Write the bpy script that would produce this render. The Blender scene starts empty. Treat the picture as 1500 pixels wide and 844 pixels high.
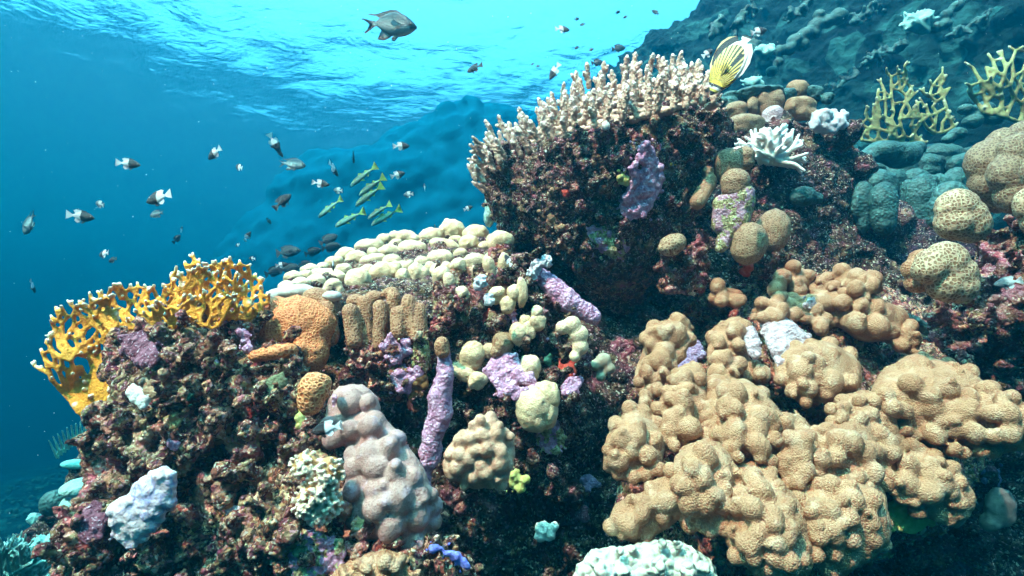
import bpy, math, random
import numpy as np
from mathutils import Vector, Matrix, noise
from mathutils.kdtree import KDTree
R = math.radians
S = bpy.context.scene
COL = S.collection

# ---------------------------------------------------------------- camera, sky, sun, exposure
PITCH = R(15.0); FPX = 750.0
camd = bpy.data.cameras.new('camera'); cam = bpy.data.objects.new('camera', camd); COL.objects.link(cam)
camd.sensor_width = 36.0; camd.lens = 36.0 * FPX / 1500.0
camd.clip_start = 0.02; camd.clip_end = 400.0
cam.location = (0, 0, 0); cam.rotation_euler = (R(90) + PITCH, 0, 0)
S.camera = cam
FW = np.array([0, math.cos(PITCH), math.sin(PITCH)]); UP = np.array([0, -math.sin(PITCH), math.cos(PITCH)]); RT = np.array([1.0, 0, 0])

SUN_EL, SUN_AZ = R(46.0), R(217.0)          # azimuth clockwise from +Y: behind the camera, over the left shoulder
world = bpy.data.worlds.new('World'); S.world = world; world.use_nodes = True
wn = world.node_tree; wn.nodes.clear()
sky = wn.nodes.new('ShaderNodeTexSky'); sky.sky_type = 'NISHITA'; sky.sun_disc = False
sky.sun_elevation = SUN_EL; sky.sun_rotation = SUN_AZ; sky.air_density = 1.0; sky.dust_density = 5.0; sky.ozone_density = 1.0
bg = wn.nodes.new('ShaderNodeBackground'); bg.inputs['Strength'].default_value = 0.15
wo = wn.nodes.new('ShaderNodeOutputWorld'); wn.links.new(sky.outputs[0], bg.inputs[0]); wn.links.new(bg.outputs[0], wo.inputs[0])

sund = bpy.data.lights.new('sun', 'SUN'); sund.energy = 5.0; sund.angle = R(0.6); sund.color = (1.0, 0.18, 0.15)
sun = bpy.data.objects.new('sun', sund); COL.objects.link(sun)
sdir = Vector((math.sin(SUN_AZ) * math.cos(SUN_EL), math.cos(SUN_AZ) * math.cos(SUN_EL), math.sin(SUN_EL)))
sun.rotation_euler = sdir.to_track_quat('Z', 'Y').to_euler()

S.view_settings.view_transform = 'Standard'; S.view_settings.look = 'None'
S.view_settings.gamma = 1.0; S.view_settings.use_curve_mapping = False
S.view_settings.exposure = 4.2
cy = S.cycles
cy.max_bounces = 5; cy.diffuse_bounces = 2; cy.glossy_bounces = 2; cy.transmission_bounces = 2; cy.transparent_max_bounces = 6
cy.volume_bounces = 1; cy.use_denoising = True; cy.sample_clamp_indirect = 4.0
cy.use_adaptive_sampling = True; cy.adaptive_threshold = 0.02
cy.caustics_reflective = False; cy.caustics_refractive = False

# ---------------------------------------------------------------- helpers
def W(px, py, d):
    "a point seen at pixel (px,py) of the 1500x844 frame, d metres deep"
    return d * FW + (px - 750.0) / FPX * d * RT + (422.0 - py) / FPX * d * UP
def m_(px, d): return px * d / FPX

class Nodes:
    def __init__(s, name):
        s.m = bpy.data.materials.new(name); s.m.use_nodes = True; s.t = s.m.node_tree; s.t.nodes.clear()
    def n(s, typ, ins=None, **props):
        o = s.t.nodes.new('ShaderNode' + typ)
        for k, v in props.items(): setattr(o, k, v)
        for k, v in (ins or {}).items():
            if isinstance(v, bpy.types.NodeSocket): s.t.links.new(v, o.inputs[k])
            else: o.inputs[k].default_value = v
        return o
    def ramp(s, fac, stops, interp='LINEAR'):
        o = s.t.nodes.new('ShaderNodeValToRGB'); s.t.links.new(fac, o.inputs[0]); r = o.color_ramp; r.interpolation = interp
        while len(r.elements) > 1: r.elements.remove(r.elements[-1])
        r.elements[0].position = stops[0][0]; r.elements[0].color = (*stops[0][1], 1)
        for p, c in stops[1:]:
            e = r.elements.new(p); e.color = (*c, 1)
        return o.outputs[0]
    def mix(s, f, a, b, blend='MIX'):
        o = s.t.nodes.new('ShaderNodeMix'); o.data_type = 'RGBA'; o.blend_type = blend
        for i, v in ((0, f), (6, a), (7, b)):
            if isinstance(v, bpy.types.NodeSocket): s.t.links.new(v, o.inputs[i])
            else: o.inputs[i].default_value = v if i == 0 else (*v, 1)
        return o.outputs[2]
    def math(s, op, a, b=0.0, clamp=False):
        o = s.t.nodes.new('ShaderNodeMath'); o.operation = op; o.use_clamp = clamp
        for i, v in ((0, a), (1, b)):
            if isinstance(v, bpy.types.NodeSocket): s.t.links.new(v, o.inputs[i])
            else: o.inputs[i].default_value = v
        return o.outputs[0]
    def noise(s, vec, scale, detail=4, rough=.55, dist=0.0):
        return s.n('TexNoise', {'Vector': vec, 'Scale': scale, 'Detail': detail, 'Roughness': rough, 'Distortion': dist}).outputs['Fac']
    def voro(s, vec, scale, feature='F1', out='Distance', rnd=1.0):
        return s.n('TexVoronoi', {'Vector': vec, 'Scale': scale, 'Randomness': rnd}, feature=feature).outputs[out]
    def coord(s, warp=0.0, wscale=20.0):
        c = s.n('TexCoord').outputs['Object']
        if warp:
            w = s.n('TexNoise', {'Vector': c, 'Scale': wscale, 'Detail': 2.0}).outputs['Color']
            v = s.n('VectorMath', {0: w, 1: (.5, .5, .5)}, operation='SUBTRACT').outputs[0]
            v = s.n('VectorMath', {0: v, 'Scale': warp}, operation='SCALE').outputs[0]
            c = s.n('VectorMath', {0: c, 1: v}, operation='ADD').outputs[0]
        return c
    def rgb1(s, col, ch=0):
        return s.n('SeparateColor', {0: col}).outputs[ch]
    def done(s, color, bump=None, bdist=.004, bstr=1.0, rough=.75, spec=.3, sss=0.0):
        b = s.n('BsdfPrincipled', {'Roughness': rough, 'Specular IOR Level': spec})
        if isinstance(color, bpy.types.NodeSocket): s.t.links.new(color, b.inputs['Base Color'])
        else: b.inputs['Base Color'].default_value = (*color, 1)
        if bump is not None:
            bp = s.n('Bump', {'Height': bump, 'Distance': bdist, 'Strength': bstr}); s.t.links.new(bp.outputs[0], b.inputs['Normal'])
        if sss:
            b.inputs['Subsurface Weight'].default_value = sss; b.inputs['Subsurface Radius'].default_value = (.006, .004, .002); b.inputs['Subsurface Scale'].default_value = 1.0
        o = s.n('OutputMaterial'); s.t.links.new(b.outputs[0], o.inputs['Surface'])
        return s.m

def tag(o, label=None, cat=None, group=None, kind=None):
    if label: o['label'] = label
    if cat: o['category'] = cat
    if group: o['group'] = group
    if kind: o['kind'] = kind
    return o
def thing(name, base, label, cat, group=None):
    o = bpy.data.objects.new(name, None); COL.objects.link(o); o.location = base; o.empty_display_size = .02
    return tag(o, label, cat, group)

# unit ico sphere templates
import bmesh
def _ico(sub):
    bm = bmesh.new(); bmesh.ops.create_icosphere(bm, subdivisions=sub, radius=1.0)
    v = np.array([x.co[:] for x in bm.verts]); f = np.array([[q.index for q in p.verts] for p in bm.faces]); bm.free()
    return v, f
ICO = {k: _ico(k) for k in (1, 2, 3)}
_TEX = {}
def tex(kind, scale, depth=3):
    k = (kind, scale, depth)
    if k not in _TEX:
        t = bpy.data.textures.new('relief', kind); t.noise_scale = scale
        if kind == 'CLOUDS': t.noise_depth = depth
        _TEX[k] = t
    return _TEX[k]

class Blob:
    "a bag of closed shapes that is fused into one skin"
    def __init__(s): s.V = []; s.F = []; s.n = 0
    def _add(s, v, f): s.V.append(v); s.F.append(f + s.n); s.n += len(v)
    def ball(s, c, r, rot=None, sub=2):
        v, f = ICO[sub]; r = np.asarray(r, float) if np.ndim(r) else np.array([r, r, r], float)
        p = v * r
        if rot is not None: p = p @ np.asarray(rot).T
        s._add(p + np.asarray(c), f)
    def ballpx(s, px, py, d, rx, ry=None, rd=None, ang=0.0, sub=2):
        "ellipsoid given in pixel radii, ang = screen rotation in degrees"
        ry = rx if ry is None else ry; rd = min(rx, ry) if rd is None else rd
        a = R(ang); X = math.cos(a) * RT + math.sin(a) * UP; Y = -math.sin(a) * RT + math.cos(a) * UP
        s.ball(W(px, py, d), (m_(rx, d), m_(ry, d), m_(rd, d)), np.stack([X, Y, FW], 1), sub)
    def cap(s, a, b, ra, rb, n=8, k=3):
        a = np.asarray(a, float); b = np.asarray(b, float); ax = b - a; L = np.linalg.norm(ax)
        if L < 1e-7: return s.ball(a, ra, sub=1)
        ax /= L; t = np.cross(ax, [0, 0, 1.0])
        if np.linalg.norm(t) < .1: t = np.cross(ax, [1.0, 0, 0])
        t /= np.linalg.norm(t); q = np.cross(ax, t)
        th = np.arange(n) / n * 2 * math.pi; ring = np.cos(th)[:, None] * t + np.sin(th)[:, None] * q
        rows = []
        for i in range(1, k + 1):
            e = math.pi / 2 * (1 - i / k); rows.append(a - ax * ra * math.sin(e) + ring * ra * math.cos(e))
        for i in range(k, 0, -1):
            e = math.pi / 2 * (1 - i / k); rows.append(b + ax * rb * math.sin(e) + ring * rb * math.cos(e))
        v = np.concatenate([(a - ax * ra)[None]] + rows + [(b + ax * rb)[None]]); m = 2 * k; f = []
        for j in range(n):
            j2 = (j + 1) % n; f.append((0, 1 + j2, 1 + j))
            for i in range(m - 1):
                p, q2 = 1 + i * n, 1 + (i + 1) * n
                f.append((p + j, p + j2, q2 + j2)); f.append((p + j, q2 + j2, q2 + j))
            f.append((1 + (m - 1) * n + j, 1 + (m - 1) * n + j2, len(v) - 1))
        s._add(v, np.array(f))
    def raw(s):
        me = bpy.data.meshes.new('blob'); V = np.concatenate(s.V); F = np.concatenate(s.F)
        me.vertices.add(len(V)); me.vertices.foreach_set('co', V.astype('f').ravel())
        me.loops.add(len(F) * 3); me.loops.foreach_set('vertex_index', F.astype('i').ravel())
        me.polygons.add(len(F)); me.polygons.foreach_set('loop_start', (np.arange(len(F)) * 3).astype('i'))
        me.update(calc_edges=True); me.validate(); return me
    def build(s, name, mat, vox=None, smooth=2, disp=(), base=None, parent=None, post=None, decimate=None):
        """fuse and link. disp = [(texture, strength, mid)...]; base = world point that becomes the origin"""
        me = s.raw()
        if vox is not None or disp:
            t = bpy.data.objects.new('tmp', me); COL.objects.link(t)
            if vox is not None:
                r = t.modifiers.new('r', 'REMESH'); r.mode = 'VOXEL'; r.voxel_size = vox; r.adaptivity = 0
            if smooth:
                r = t.modifiers.new('s', 'SMOOTH'); r.factor = .5; r.iterations = smooth
            for tx, st, mid in disp:
                r = t.modifiers.new('d', 'DISPLACE'); r.texture = tx; r.strength = st; r.mid_level = mid; r.texture_coords = 'LOCAL'
            if decimate:
                r = t.modifiers.new('x', 'DECIMATE'); r.ratio = decimate
            dg = bpy.context.evaluated_depsgraph_get(); dg.update()
            me2 = bpy.data.meshes.new_from_object(t.evaluated_get(dg))
            bpy.data.objects.remove(t); bpy.data.meshes.remove(me); me = me2
        if post: post(me)
        me.name = name
        return put(name, me, mat, base, parent)

def put(name, me, mat, base=None, parent=None, smooth=True):
    if parent is not None: base = parent.location if parent.parent is None else parent.matrix_basis.translation
    b = np.zeros(3) if base is None else np.array(base[:] if not isinstance(base, np.ndarray) else base, float)
    n = len(me.vertices); a = np.empty(n * 3, 'f'); me.vertices.foreach_get('co', a); a = a.reshape(-1, 3) - b
    me.vertices.foreach_set('co', a.astype('f').ravel())
    if smooth: me.polygons.foreach_set('use_smooth', np.ones(len(me.polygons), bool))
    me.materials.clear()
    for mm in (mat if isinstance(mat, (list, tuple)) else [mat]): me.materials.append(mm)
    me.update()
    o = bpy.data.objects.new(name, me); COL.objects.link(o)
    if parent is not None: o.parent = parent
    else: o.location = b
    return o

def poly_dist(P, poly):
    "signed distance (inside positive) in pixels of points P to polygon"
    P = np.atleast_2d(P).astype(float); A = np.array(poly, float); B = np.roll(A, -1, 0)
    dmin = np.full(len(P), 1e9); ins = np.zeros(len(P), bool)
    for a, b in zip(A, B):
        ab = b - a; t = np.clip(((P - a) @ ab) / max(ab @ ab, 1e-9), 0, 1); q = a + t[:, None] * ab
        dmin = np.minimum(dmin, np.hypot(*(P - q).T))
        c = (a[1] > P[:, 1]) != (b[1] > P[:, 1])
        with np.errstate(divide='ignore', invalid='ignore'):
            x = (b[0] - a[0]) * (P[:, 1] - a[1]) / (b[1] - a[1]) + a[0]
        ins ^= c & (P[:, 0] < x)
    return np.where(ins, dmin, -dmin)
def inside_pts(poly, step, rng, jit=.5, margin=0.0):
    A = np.array(poly, float); x0, y0 = A.min(0); x1, y1 = A.max(0)
    g = [(x + rng.uniform(-jit, jit) * step, y + rng.uniform(-jit, jit) * step) for x in np.arange(x0, x1, step) for y in np.arange(y0, y1, step)]
    g = np.array(g); s = poly_dist(g, poly); k = s > margin
    return g[k], s[k]
def inflate(b, poly, dfun, rng, step=12, rmax=40, depth=1.0, push=0.0):
    "fill an outline with balls as large as fit: a rounded solid of that outline with real thickness"
    P, s = inside_pts(poly, step, rng, .4, 1.5)
    for (x, y), q in zip(P, s):
        d = dfun(x, y); r = min(q, rmax); b.ballpx(x, y, d + m_(r * depth, d) + push, r, r, r * depth, sub=2)
    return P, s
def lobes(b, poly, dfun, rng, step, r0, r1, rmax=40, depth=1.0, out=.55, elong=1.0):
    "round lobes sitting on the camera-side skin of an inflated outline"
    P, s = inside_pts(poly, step, rng, .5, 0)
    for (x, y), q in zip(P, s):
        r = rng.uniform(r0, r1); r = min(r, max(q * 1.05, r0 * .8)); d = dfun(x, y); R_ = min(q, rmax)
        dd = d + m_(R_ * depth, d) - m_(R_ * depth, d) - m_(r * (out - .5), d)
        if q < R_ + 3: dd = d + m_(max(R_ - q * .3, 0) * depth * .5, d)
        b.ballpx(x, y, dd, r, r * rng.uniform(.85, 1.15) * elong, r, ang=rng.uniform(-30, 30), sub=2)
# ---------------------------------------------------------------- water: haze volume, surface, sea bed, reef slope
HS = 6.6
def water_surface():
    rs = np.random.RandomState(3)
    me = bpy.data.meshes.new('water_surface')
    NX, NY = 520, 520
    # denser near the camera: warped grid
    u = np.linspace(-1, 1, NX); v = np.linspace(-1, 1, NY)
    X = np.sign(u) * (np.abs(u) ** 1.8) * 58; Y = np.sign(v) * (np.abs(v) ** 1.8) * 48 + 10
    XX, YY = np.meshgrid(X, Y); Z = np.zeros_like(XX)
    for i in range(34):
        k = 2 * math.pi / (2.8 * .905 ** i); a = rs.normal(R(60), .62); amp = .009 / k ** .9 * 1.3
        ph = rs.uniform(0, 6.28)
        Z += amp * np.sin(k * (XX * math.cos(a) + YY * math.sin(a)) + ph + 1.2 * np.sin(.31 * k * (-XX * math.sin(a) + YY * math.cos(a)) + ph * 2))
    V = np.stack([XX, YY, Z + HS], -1).reshape(-1, 3)
    i = np.arange(NX - 1); j = np.arange(NY - 1); I, J = np.meshgrid(i, j); q = (J * NX + I).ravel()
    F = np.stack([q, q + 1, q + NX + 1, q + NX], 1)
    me.vertices.add(len(V)); me.vertices.foreach_set('co', V.astype('f').ravel())
    me.loops.add(F.size); me.loops.foreach_set('vertex_index', F.astype('i').ravel())
    me.polygons.add(len(F)); me.polygons.foreach_set('loop_start', (np.arange(len(F)) * 4).astype('i')); me.update(calc_edges=True)
    N = Nodes('water_surface')
    c = N.n('TexCoord').outputs['Object']; mp = N.n('Mapping', {'Vector': c, 'Rotation': (0, 0, 2.3), 'Scale': (1.0, 1.7, 1)}).outputs[0]
    hh = N.math('ADD', N.noise(mp, .8, 4, .55, .8), N.math('MULTIPLY', N.noise(mp, 5.0, 3, .6, .4), .22))
    bmp = N.n('Bump', {'Height': hh, 'Distance': .035, 'Strength': 1.0}).outputs[0]
    fr = N.n('Fresnel', {'IOR': 1.215, 'Normal': bmp})
    fac = N.math('MULTIPLY', fr.outputs[0], .86, True)
    tr = N.n('BsdfTransparent', {'Color': (.97, 1, 1, 1)}); gl = N.n('BsdfGlossy', {'Color': (.9, .97, 1, 1), 'Roughness': .18})
    mx = N.n('MixShader', {0: fac, 1: tr.outputs[0], 2: gl.outputs[0]})
    N.n('OutputMaterial', {'Surface': mx.outputs[0]})
    return tag(put('water_surface', me, N.m), kind='structure')
water_surface()

def haze():
    N = Nodes('sea_water')
    D = .27
    v = N.n('VolumePrincipled', {'Color': (.0003, .036, .062, 1), 'Density': D, 'Anisotropy': .3, 'Absorption Color': (.005, .33, .36, 1)})
    N.n('OutputMaterial', {'Volume': v.outputs[0]})
    b = bmesh.new(); bmesh.ops.create_cube(b, size=1.0); me = bpy.data.meshes.new('haze')
    for q in b.verts: q.co = (q.co.x * 130, q.co.y * 110 + 10, (HS + .5) if q.co.z > 0 else -7.0)
    b.to_mesh(me); b.free()
    return tag(put('haze', me, N.m, smooth=False), kind='stuff')
haze()

def ground_z(x, y):
    z = -1.25 + .125 * (y - 4) * (1 if y < 14 else 0) + (1.25 + .06 * (y - 14)) * (y >= 14) - .12 * max(0, -x - 1) + 1.4 * math.exp(-((x + 6) ** 2 / 14 + (y - 16) ** 2 / 30))
    z += .35 * noise.noise(Vector((x * .5, y * .5, 1))) + .16 * noise.noise(Vector((x * 1.7, y * 1.7, 5)))
    h = noise.cell(Vector((x * 2.2, y * 2.2, 2)))
    z += .10 * max(0, noise.noise(Vector((x * 4, y * 4, 9)))) + .03 * noise.noise(Vector((x * 12, y * 12, 9)))
    return z
def rock_far():
    N = Nodes('shade_toned_far_rock'); c = N.coord(.1, 3)
    a = N.noise(c, 1.6, 6, .6); v = N.voro(c, 4.0, out='Color'); r = N.rgb1(v)
    col = N.ramp(N.math('ADD', N.math('MULTIPLY', a, .6), N.math('MULTIPLY', r, .4)), [(.25, (.0015, .006, .009)), (.42, (.003, .016, .020)), (.55, (.006, .028, .032)), (.66, (.02, .085, .085)), (.8, (.006, .02, .024))])
    h = N.math('ADD', N.noise(c, 9, 8, .65), N.math('MULTIPLY', N.voro(c, 16), .5))
    return N.done(col, h, .05, 1.0, .9, .1)
FARROCK = rock_far()  # dark teal albedo paints in the weak light and water tint of distance
def haze_toned_hill():
    N = Nodes('haze_painted_hill_rock'); c = N.coord(.1, 3)
    return N.done(N.ramp(N.noise(c, 1.2, 5), [(.35, (.002, .068, .125)), (.65, (.003, .078, .14))]), None, .05, .6, 1.0, .0)  # blue close to the open water: distance haze painted into the rock colour
def sea_bed():
    V = []; F = []; ys = [1.2 * 1.035 ** k for k in range(112)]; n = 150
    for y in ys:
        for i in range(n):
            x = (i / (n - 1) * 2 - 1) * (1.6 * y + 6); V.append((x, y - 3.0, ground_z(x, y - 3.0)))
    for r in range(len(ys) - 1):
        for i in range(n - 1): a = r * n + i; F.append((a, a + 1, a + n + 1, a + n))
    me = bpy.data.meshes.new('sea_bed'); me.from_pydata(V, [], F)
    return tag(put('sea_bed', me, FARROCK), kind='structure')
sea_bed()

def reef_slope():
    rng = random.Random(11)
    b = Blob()
    poly = [(905, 82), (962, 44), (1005, 30), (1040, -14), (1110, -120), (1300, -260), (1750, -300), (1800, 500), (1750, 900), (1000, 900), (820, 700), (700, 500), (760, 300), (860, 130)]
    df = lambda x, y: max(2.9, 3.0 + max(0, (1500 - x)) * .0050 + max(0, (430 - y)) * .0022)
    P, s = inside_pts(poly, 55, rng, .45, 4)
    for (x, y), q in zip(P, s):
        d = df(x, y); r = min(q, 150); b.ballpx(x, y, d + m_(r, d), r, r, r)
    P, s = inside_pts(poly, 27, rng, .5, 2)
    for (x, y), q in zip(P, s):
        d = df(x, y); r = rng.uniform(10, 32); r = min(r, q + 8)
        b.ballpx(x, y, d + m_(8, d) * rng.uniform(-1, 1.5) + (m_(20, d) if q < 30 else 0), r * rng.uniform(.9, 1.6), r * .7, r, ang=rng.uniform(0, 50))
    P, s = inside_pts(poly, 15, rng, .5, 2)
    for (x, y), q in zip(P, s):
        if not (850 < x < 1560 and -60 < y < 330) or noise.noise(Vector((x * .015, y * .02, 3))) < -.05: continue
        d = df(x, y); r = rng.uniform(3, 9); b.ballpx(x, y, d + m_(4, d) * rng.uniform(-1.5, .6), r * rng.uniform(.8, 1.4), r * .8, r, sub=1)
    b.build('reef_slope', FARROCK, .034, 1, [(tex('CLOUDS', .5), .26, .5), (tex('CLOUDS', .14), .16, .5), (tex('VORONOI', .10), -.06, .3)])['kind'] = 'structure'
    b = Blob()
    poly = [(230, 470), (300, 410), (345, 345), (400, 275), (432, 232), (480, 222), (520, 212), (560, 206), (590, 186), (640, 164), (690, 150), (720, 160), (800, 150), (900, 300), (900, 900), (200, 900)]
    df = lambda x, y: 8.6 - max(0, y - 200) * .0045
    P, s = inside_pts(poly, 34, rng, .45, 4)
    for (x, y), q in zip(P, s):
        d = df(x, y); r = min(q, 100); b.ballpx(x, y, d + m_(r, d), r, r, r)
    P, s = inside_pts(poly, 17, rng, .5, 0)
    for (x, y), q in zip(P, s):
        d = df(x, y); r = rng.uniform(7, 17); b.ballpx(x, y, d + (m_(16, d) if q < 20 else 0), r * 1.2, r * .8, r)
    b.build('reef_hill', haze_toned_hill(), .08, 2, [(tex('CLOUDS', .9), .45, .5), (tex('CLOUDS', .25), .2, .5)])['kind'] = 'structure'
reef_slope()
# ---------------------------------------------------------------- materials of the living and dead reef
def crust_mat(name, patches, fine, pmask=(.5, .62), warm=1.0, scale=1.0, dark=(.018, .012, .012)):
    "dead coral rock overgrown by coralline crusts, sponges and turf: patch colours over a speckled base"
    N = Nodes(name); c = N.coord(.03, 14 * scale)
    v1 = N.n('TexVoronoi', {'Vector': c, 'Scale': 62 * scale}, feature='F1'); v2 = N.n('TexVoronoi', {'Vector': c, 'Scale': 150 * scale}, feature='F1')
    v3 = N.n('TexVoronoi', {'Vector': c, 'Scale': 24 * scale}, feature='F1')
    base = N.ramp(N.rgb1(v2.outputs['Color']), fine, 'CONSTANT')
    base2 = N.ramp(N.rgb1(v1.outputs['Color'], 1), fine[::-1] and [(a, b) for a, b in fine], 'CONSTANT')
    n1 = N.noise(c, 45 * scale, 5, .65)
    base = N.mix(N.math('GREATER_THAN', n1, .5), base, base2)
    pat = N.ramp(N.rgb1(v3.outputs['Color'], 2), patches, 'CONSTANT')
    n2 = N.noise(c, 16 * scale, 5, .6)
    m2 = N.ramp(n2, [(pmask[0], (0, 0, 0)), (pmask[1], (1, 1, 1))])
    col = N.mix(N.math('MULTIPLY', m2, .85), base, pat)
    n3 = N.noise(c, 30 * scale, 6, .7)
    m3 = N.ramp(n3, [(.40, (1, 1, 1)), (.50, (0, 0, 0))])
    col = N.mix(N.math('MULTIPLY', m3, .55), col, dark)
    n4 = N.noise(c, 6 * scale, 4, .6, .5); col = N.mix(.75, col, N.ramp(n4, [(.28, (.75, .42, .50)), (.38, (1.15, .85, .62)), (.46, (.9, .55, .55)), (.52, (.80, .78, .55)), (.58, (1.55, .80, 1.0)), (.66, (1.6, 1.35, 1.0)), (.75, (.85, .5, .55))]), 'MULTIPLY')
    sp = N.math('GREATER_THAN', N.rgb1(N.voro(c, 260 * scale, out='Color')), .88)
    col = N.mix(N.math('MULTIPLY', sp, .65), col, N.mix(N.math('GREATER_THAN', n1, .52), (.62, .55, .44), (.60, .28, .34)))
    h = N.math('ADD', N.math('MULTIPLY', N.noise(c, 55 * scale, 8, .7), 1.0), N.math('MULTIPLY', v2.outputs['Distance'], -.5))
    h = N.math('ADD', h, N.math('MULTIPLY', v1.outputs['Distance'], -.7))
    return N.done(col, h, .016 / scale, 1.0, .8, .25)

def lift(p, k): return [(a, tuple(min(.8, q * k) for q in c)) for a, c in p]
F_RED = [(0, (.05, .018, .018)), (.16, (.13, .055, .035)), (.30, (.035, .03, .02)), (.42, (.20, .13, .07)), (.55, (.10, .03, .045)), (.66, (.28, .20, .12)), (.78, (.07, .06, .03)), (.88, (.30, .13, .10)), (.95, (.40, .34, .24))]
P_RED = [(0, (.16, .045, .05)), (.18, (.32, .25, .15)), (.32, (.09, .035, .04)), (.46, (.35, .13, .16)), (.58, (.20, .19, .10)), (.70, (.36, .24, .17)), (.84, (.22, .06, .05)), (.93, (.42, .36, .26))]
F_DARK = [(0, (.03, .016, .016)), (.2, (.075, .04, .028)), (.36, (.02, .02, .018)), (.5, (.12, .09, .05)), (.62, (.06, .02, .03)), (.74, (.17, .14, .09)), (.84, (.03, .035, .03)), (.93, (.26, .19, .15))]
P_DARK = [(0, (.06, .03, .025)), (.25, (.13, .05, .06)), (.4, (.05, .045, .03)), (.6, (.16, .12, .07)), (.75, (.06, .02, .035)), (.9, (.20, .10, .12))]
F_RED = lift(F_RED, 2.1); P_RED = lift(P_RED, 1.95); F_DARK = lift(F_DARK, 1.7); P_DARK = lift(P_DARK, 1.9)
CRUST = crust_mat('encrusted_reef_rock', P_RED, F_RED)
CRUSTD = crust_mat('dark_encrusted_rock', P_DARK, F_DARK, scale=1.1)
CRUSTP = crust_mat('pink_encrusted_rock', [(0, (.40, .17, .22)), (.3, (.12, .05, .05)), (.45, (.45, .25, .25)), (.62, (.20, .10, .08)), (.8, (.40, .20, .28))], F_RED, pmask=(.42, .54))
CAVE = crust_mat('shade_toned_rock', P_DARK, [(a, tuple(q * .55 for q in c)) for a, c in F_DARK], scale=.8, dark=(.008, .008, .01))  # darkened copy of the dark crust, with shade painted into its colours

def coralline(name='pink_coralline_crust', a=(.50, .23, .37), b=(.68, .41, .56), patchy=0.0):
    N = Nodes(name); c = N.coord(.006, 60)
    n = N.noise(c, 60, 6, .65); col = N.ramp(n, [(.3, tuple(q * .6 for q in a)), (.48, a), (.62, b)])
    sp = N.math('GREATER_THAN', N.rgb1(N.voro(c, 420, out='Color')), .93); col = N.mix(N.math('MULTIPLY', sp, .5), col, (.75, .6, .68))
    if patchy:
        k = N.ramp(N.noise(c, 42, 3, .6), [(.60 - .1 * patchy, (0, 0, 0)), (.63 - .1 * patchy, (1, 1, 1))])
        col = N.mix(k, col, N.ramp(N.noise(c, 140, 4), [(.4, (.16, .14, .05)), (.6, (.50, .47, .25))]))
    h = N.math('ADD', N.noise(c, 110, 7, .65), N.math('MULTIPLY', N.voro(c, 190, 'SMOOTH_F1'), -.8))
    return N.done(col, h, .007, 1.0, .7, .3)
PINK = coralline(); PINKP = coralline('patchy_pink_crust', patchy=1.2)
PALEPINK = coralline('pale_pink_crust', (.50, .36, .38), (.62, .48, .50))
LILAC = coralline('lilac_crust', (.34, .23, .40), (.48, .36, .56))
MAROON = coralline('maroon_crust', (.19, .055, .09), (.33, .13, .18))

def porites(name, lo, hi, pale=None, fine=300, bump=.0022, big=.010):
    N = Nodes(name); c = N.coord(.004, 40)
    n = N.noise(c, 9, 4, .55); col = N.ramp(n, [(.35, lo), (.62, hi)])
    v = N.voro(c, fine); d = N.ramp(v, [(.15, (0, 0, 0)), (.55, (1, 1, 1))])
    col = N.mix(.38, col, N.mix(1.0, col, N.ramp(v, [(.1, (.45, .42, .36)), (.6, (1.25, 1.25, 1.25))]), 'MULTIPLY'))
    if pale:
        col = N.mix(N.ramp(N.noise(c, 26, 4, .6), [(.52, (0, 0, 0)), (.66, (.8, .8, .8))]), col, pale)
    if name.startswith('white'):
        col = N.mix(N.math('MULTIPLY', N.ramp(N.noise(c, 20, 3, .5, .5), [(.475, (0, 0, 0)), (.50, (1, 1, 1)), (.525, (0, 0, 0))]), .7), col, (.16, .15, .36))
    sp = N.math('LESS_THAN', N.voro(c, 34), .055)           # small dark worm holes
    col = N.mix(N.math('MULTIPLY', sp, .55), col, (.05, .04, .035))
    h = N.math('ADD', N.math('MULTIPLY', v, -1 * bump * 100), N.math('MULTIPLY', N.noise(c, 24, 3, .5), big * 100))
    return N.done(col, h, .010, 1.0, .62, .35, .08)
TAN = porites('tan_lobe_coral', (.33, .15, .075), (.42, .21, .115), pale=(.50, .31, .20), big=.003)
BEIGE = porites('beige_lobe_coral', (.40, .21, .13), (.50, .29, .195), bump=.001, big=.003)
LILACC = porites('lilac_brown_lobe_coral', (.31, .165, .145), (.40, .23, .20), pale=(.42, .28, .33), bump=.001, big=.002)
WHITEC = porites('white_lilac_coral', (.62, .48, .52), (.72, .58, .58), pale=(.38, .40, .66), fine=240, bump=.0008, big=.002)
CREAM = porites('cream_coral_cap', (.56, .385, .22), (.68, .50, .33), fine=300, bump=.0015, big=.004)
SAND = porites('sandy_brown_coral', (.24, .135, .07), (.34, .20, .11), fine=200)
TEALD = porites('water_tinted_dome_coral', (.022, .07, .07), (.05, .125, .12), fine=95, bump=.004)  # dark teal carries the dim, water-filtered light in the coral's own colour
PALETEAL = porites('pale_teal_coral', (.22, .36, .32), (.32, .48, .42), fine=110, bump=.003)

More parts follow.
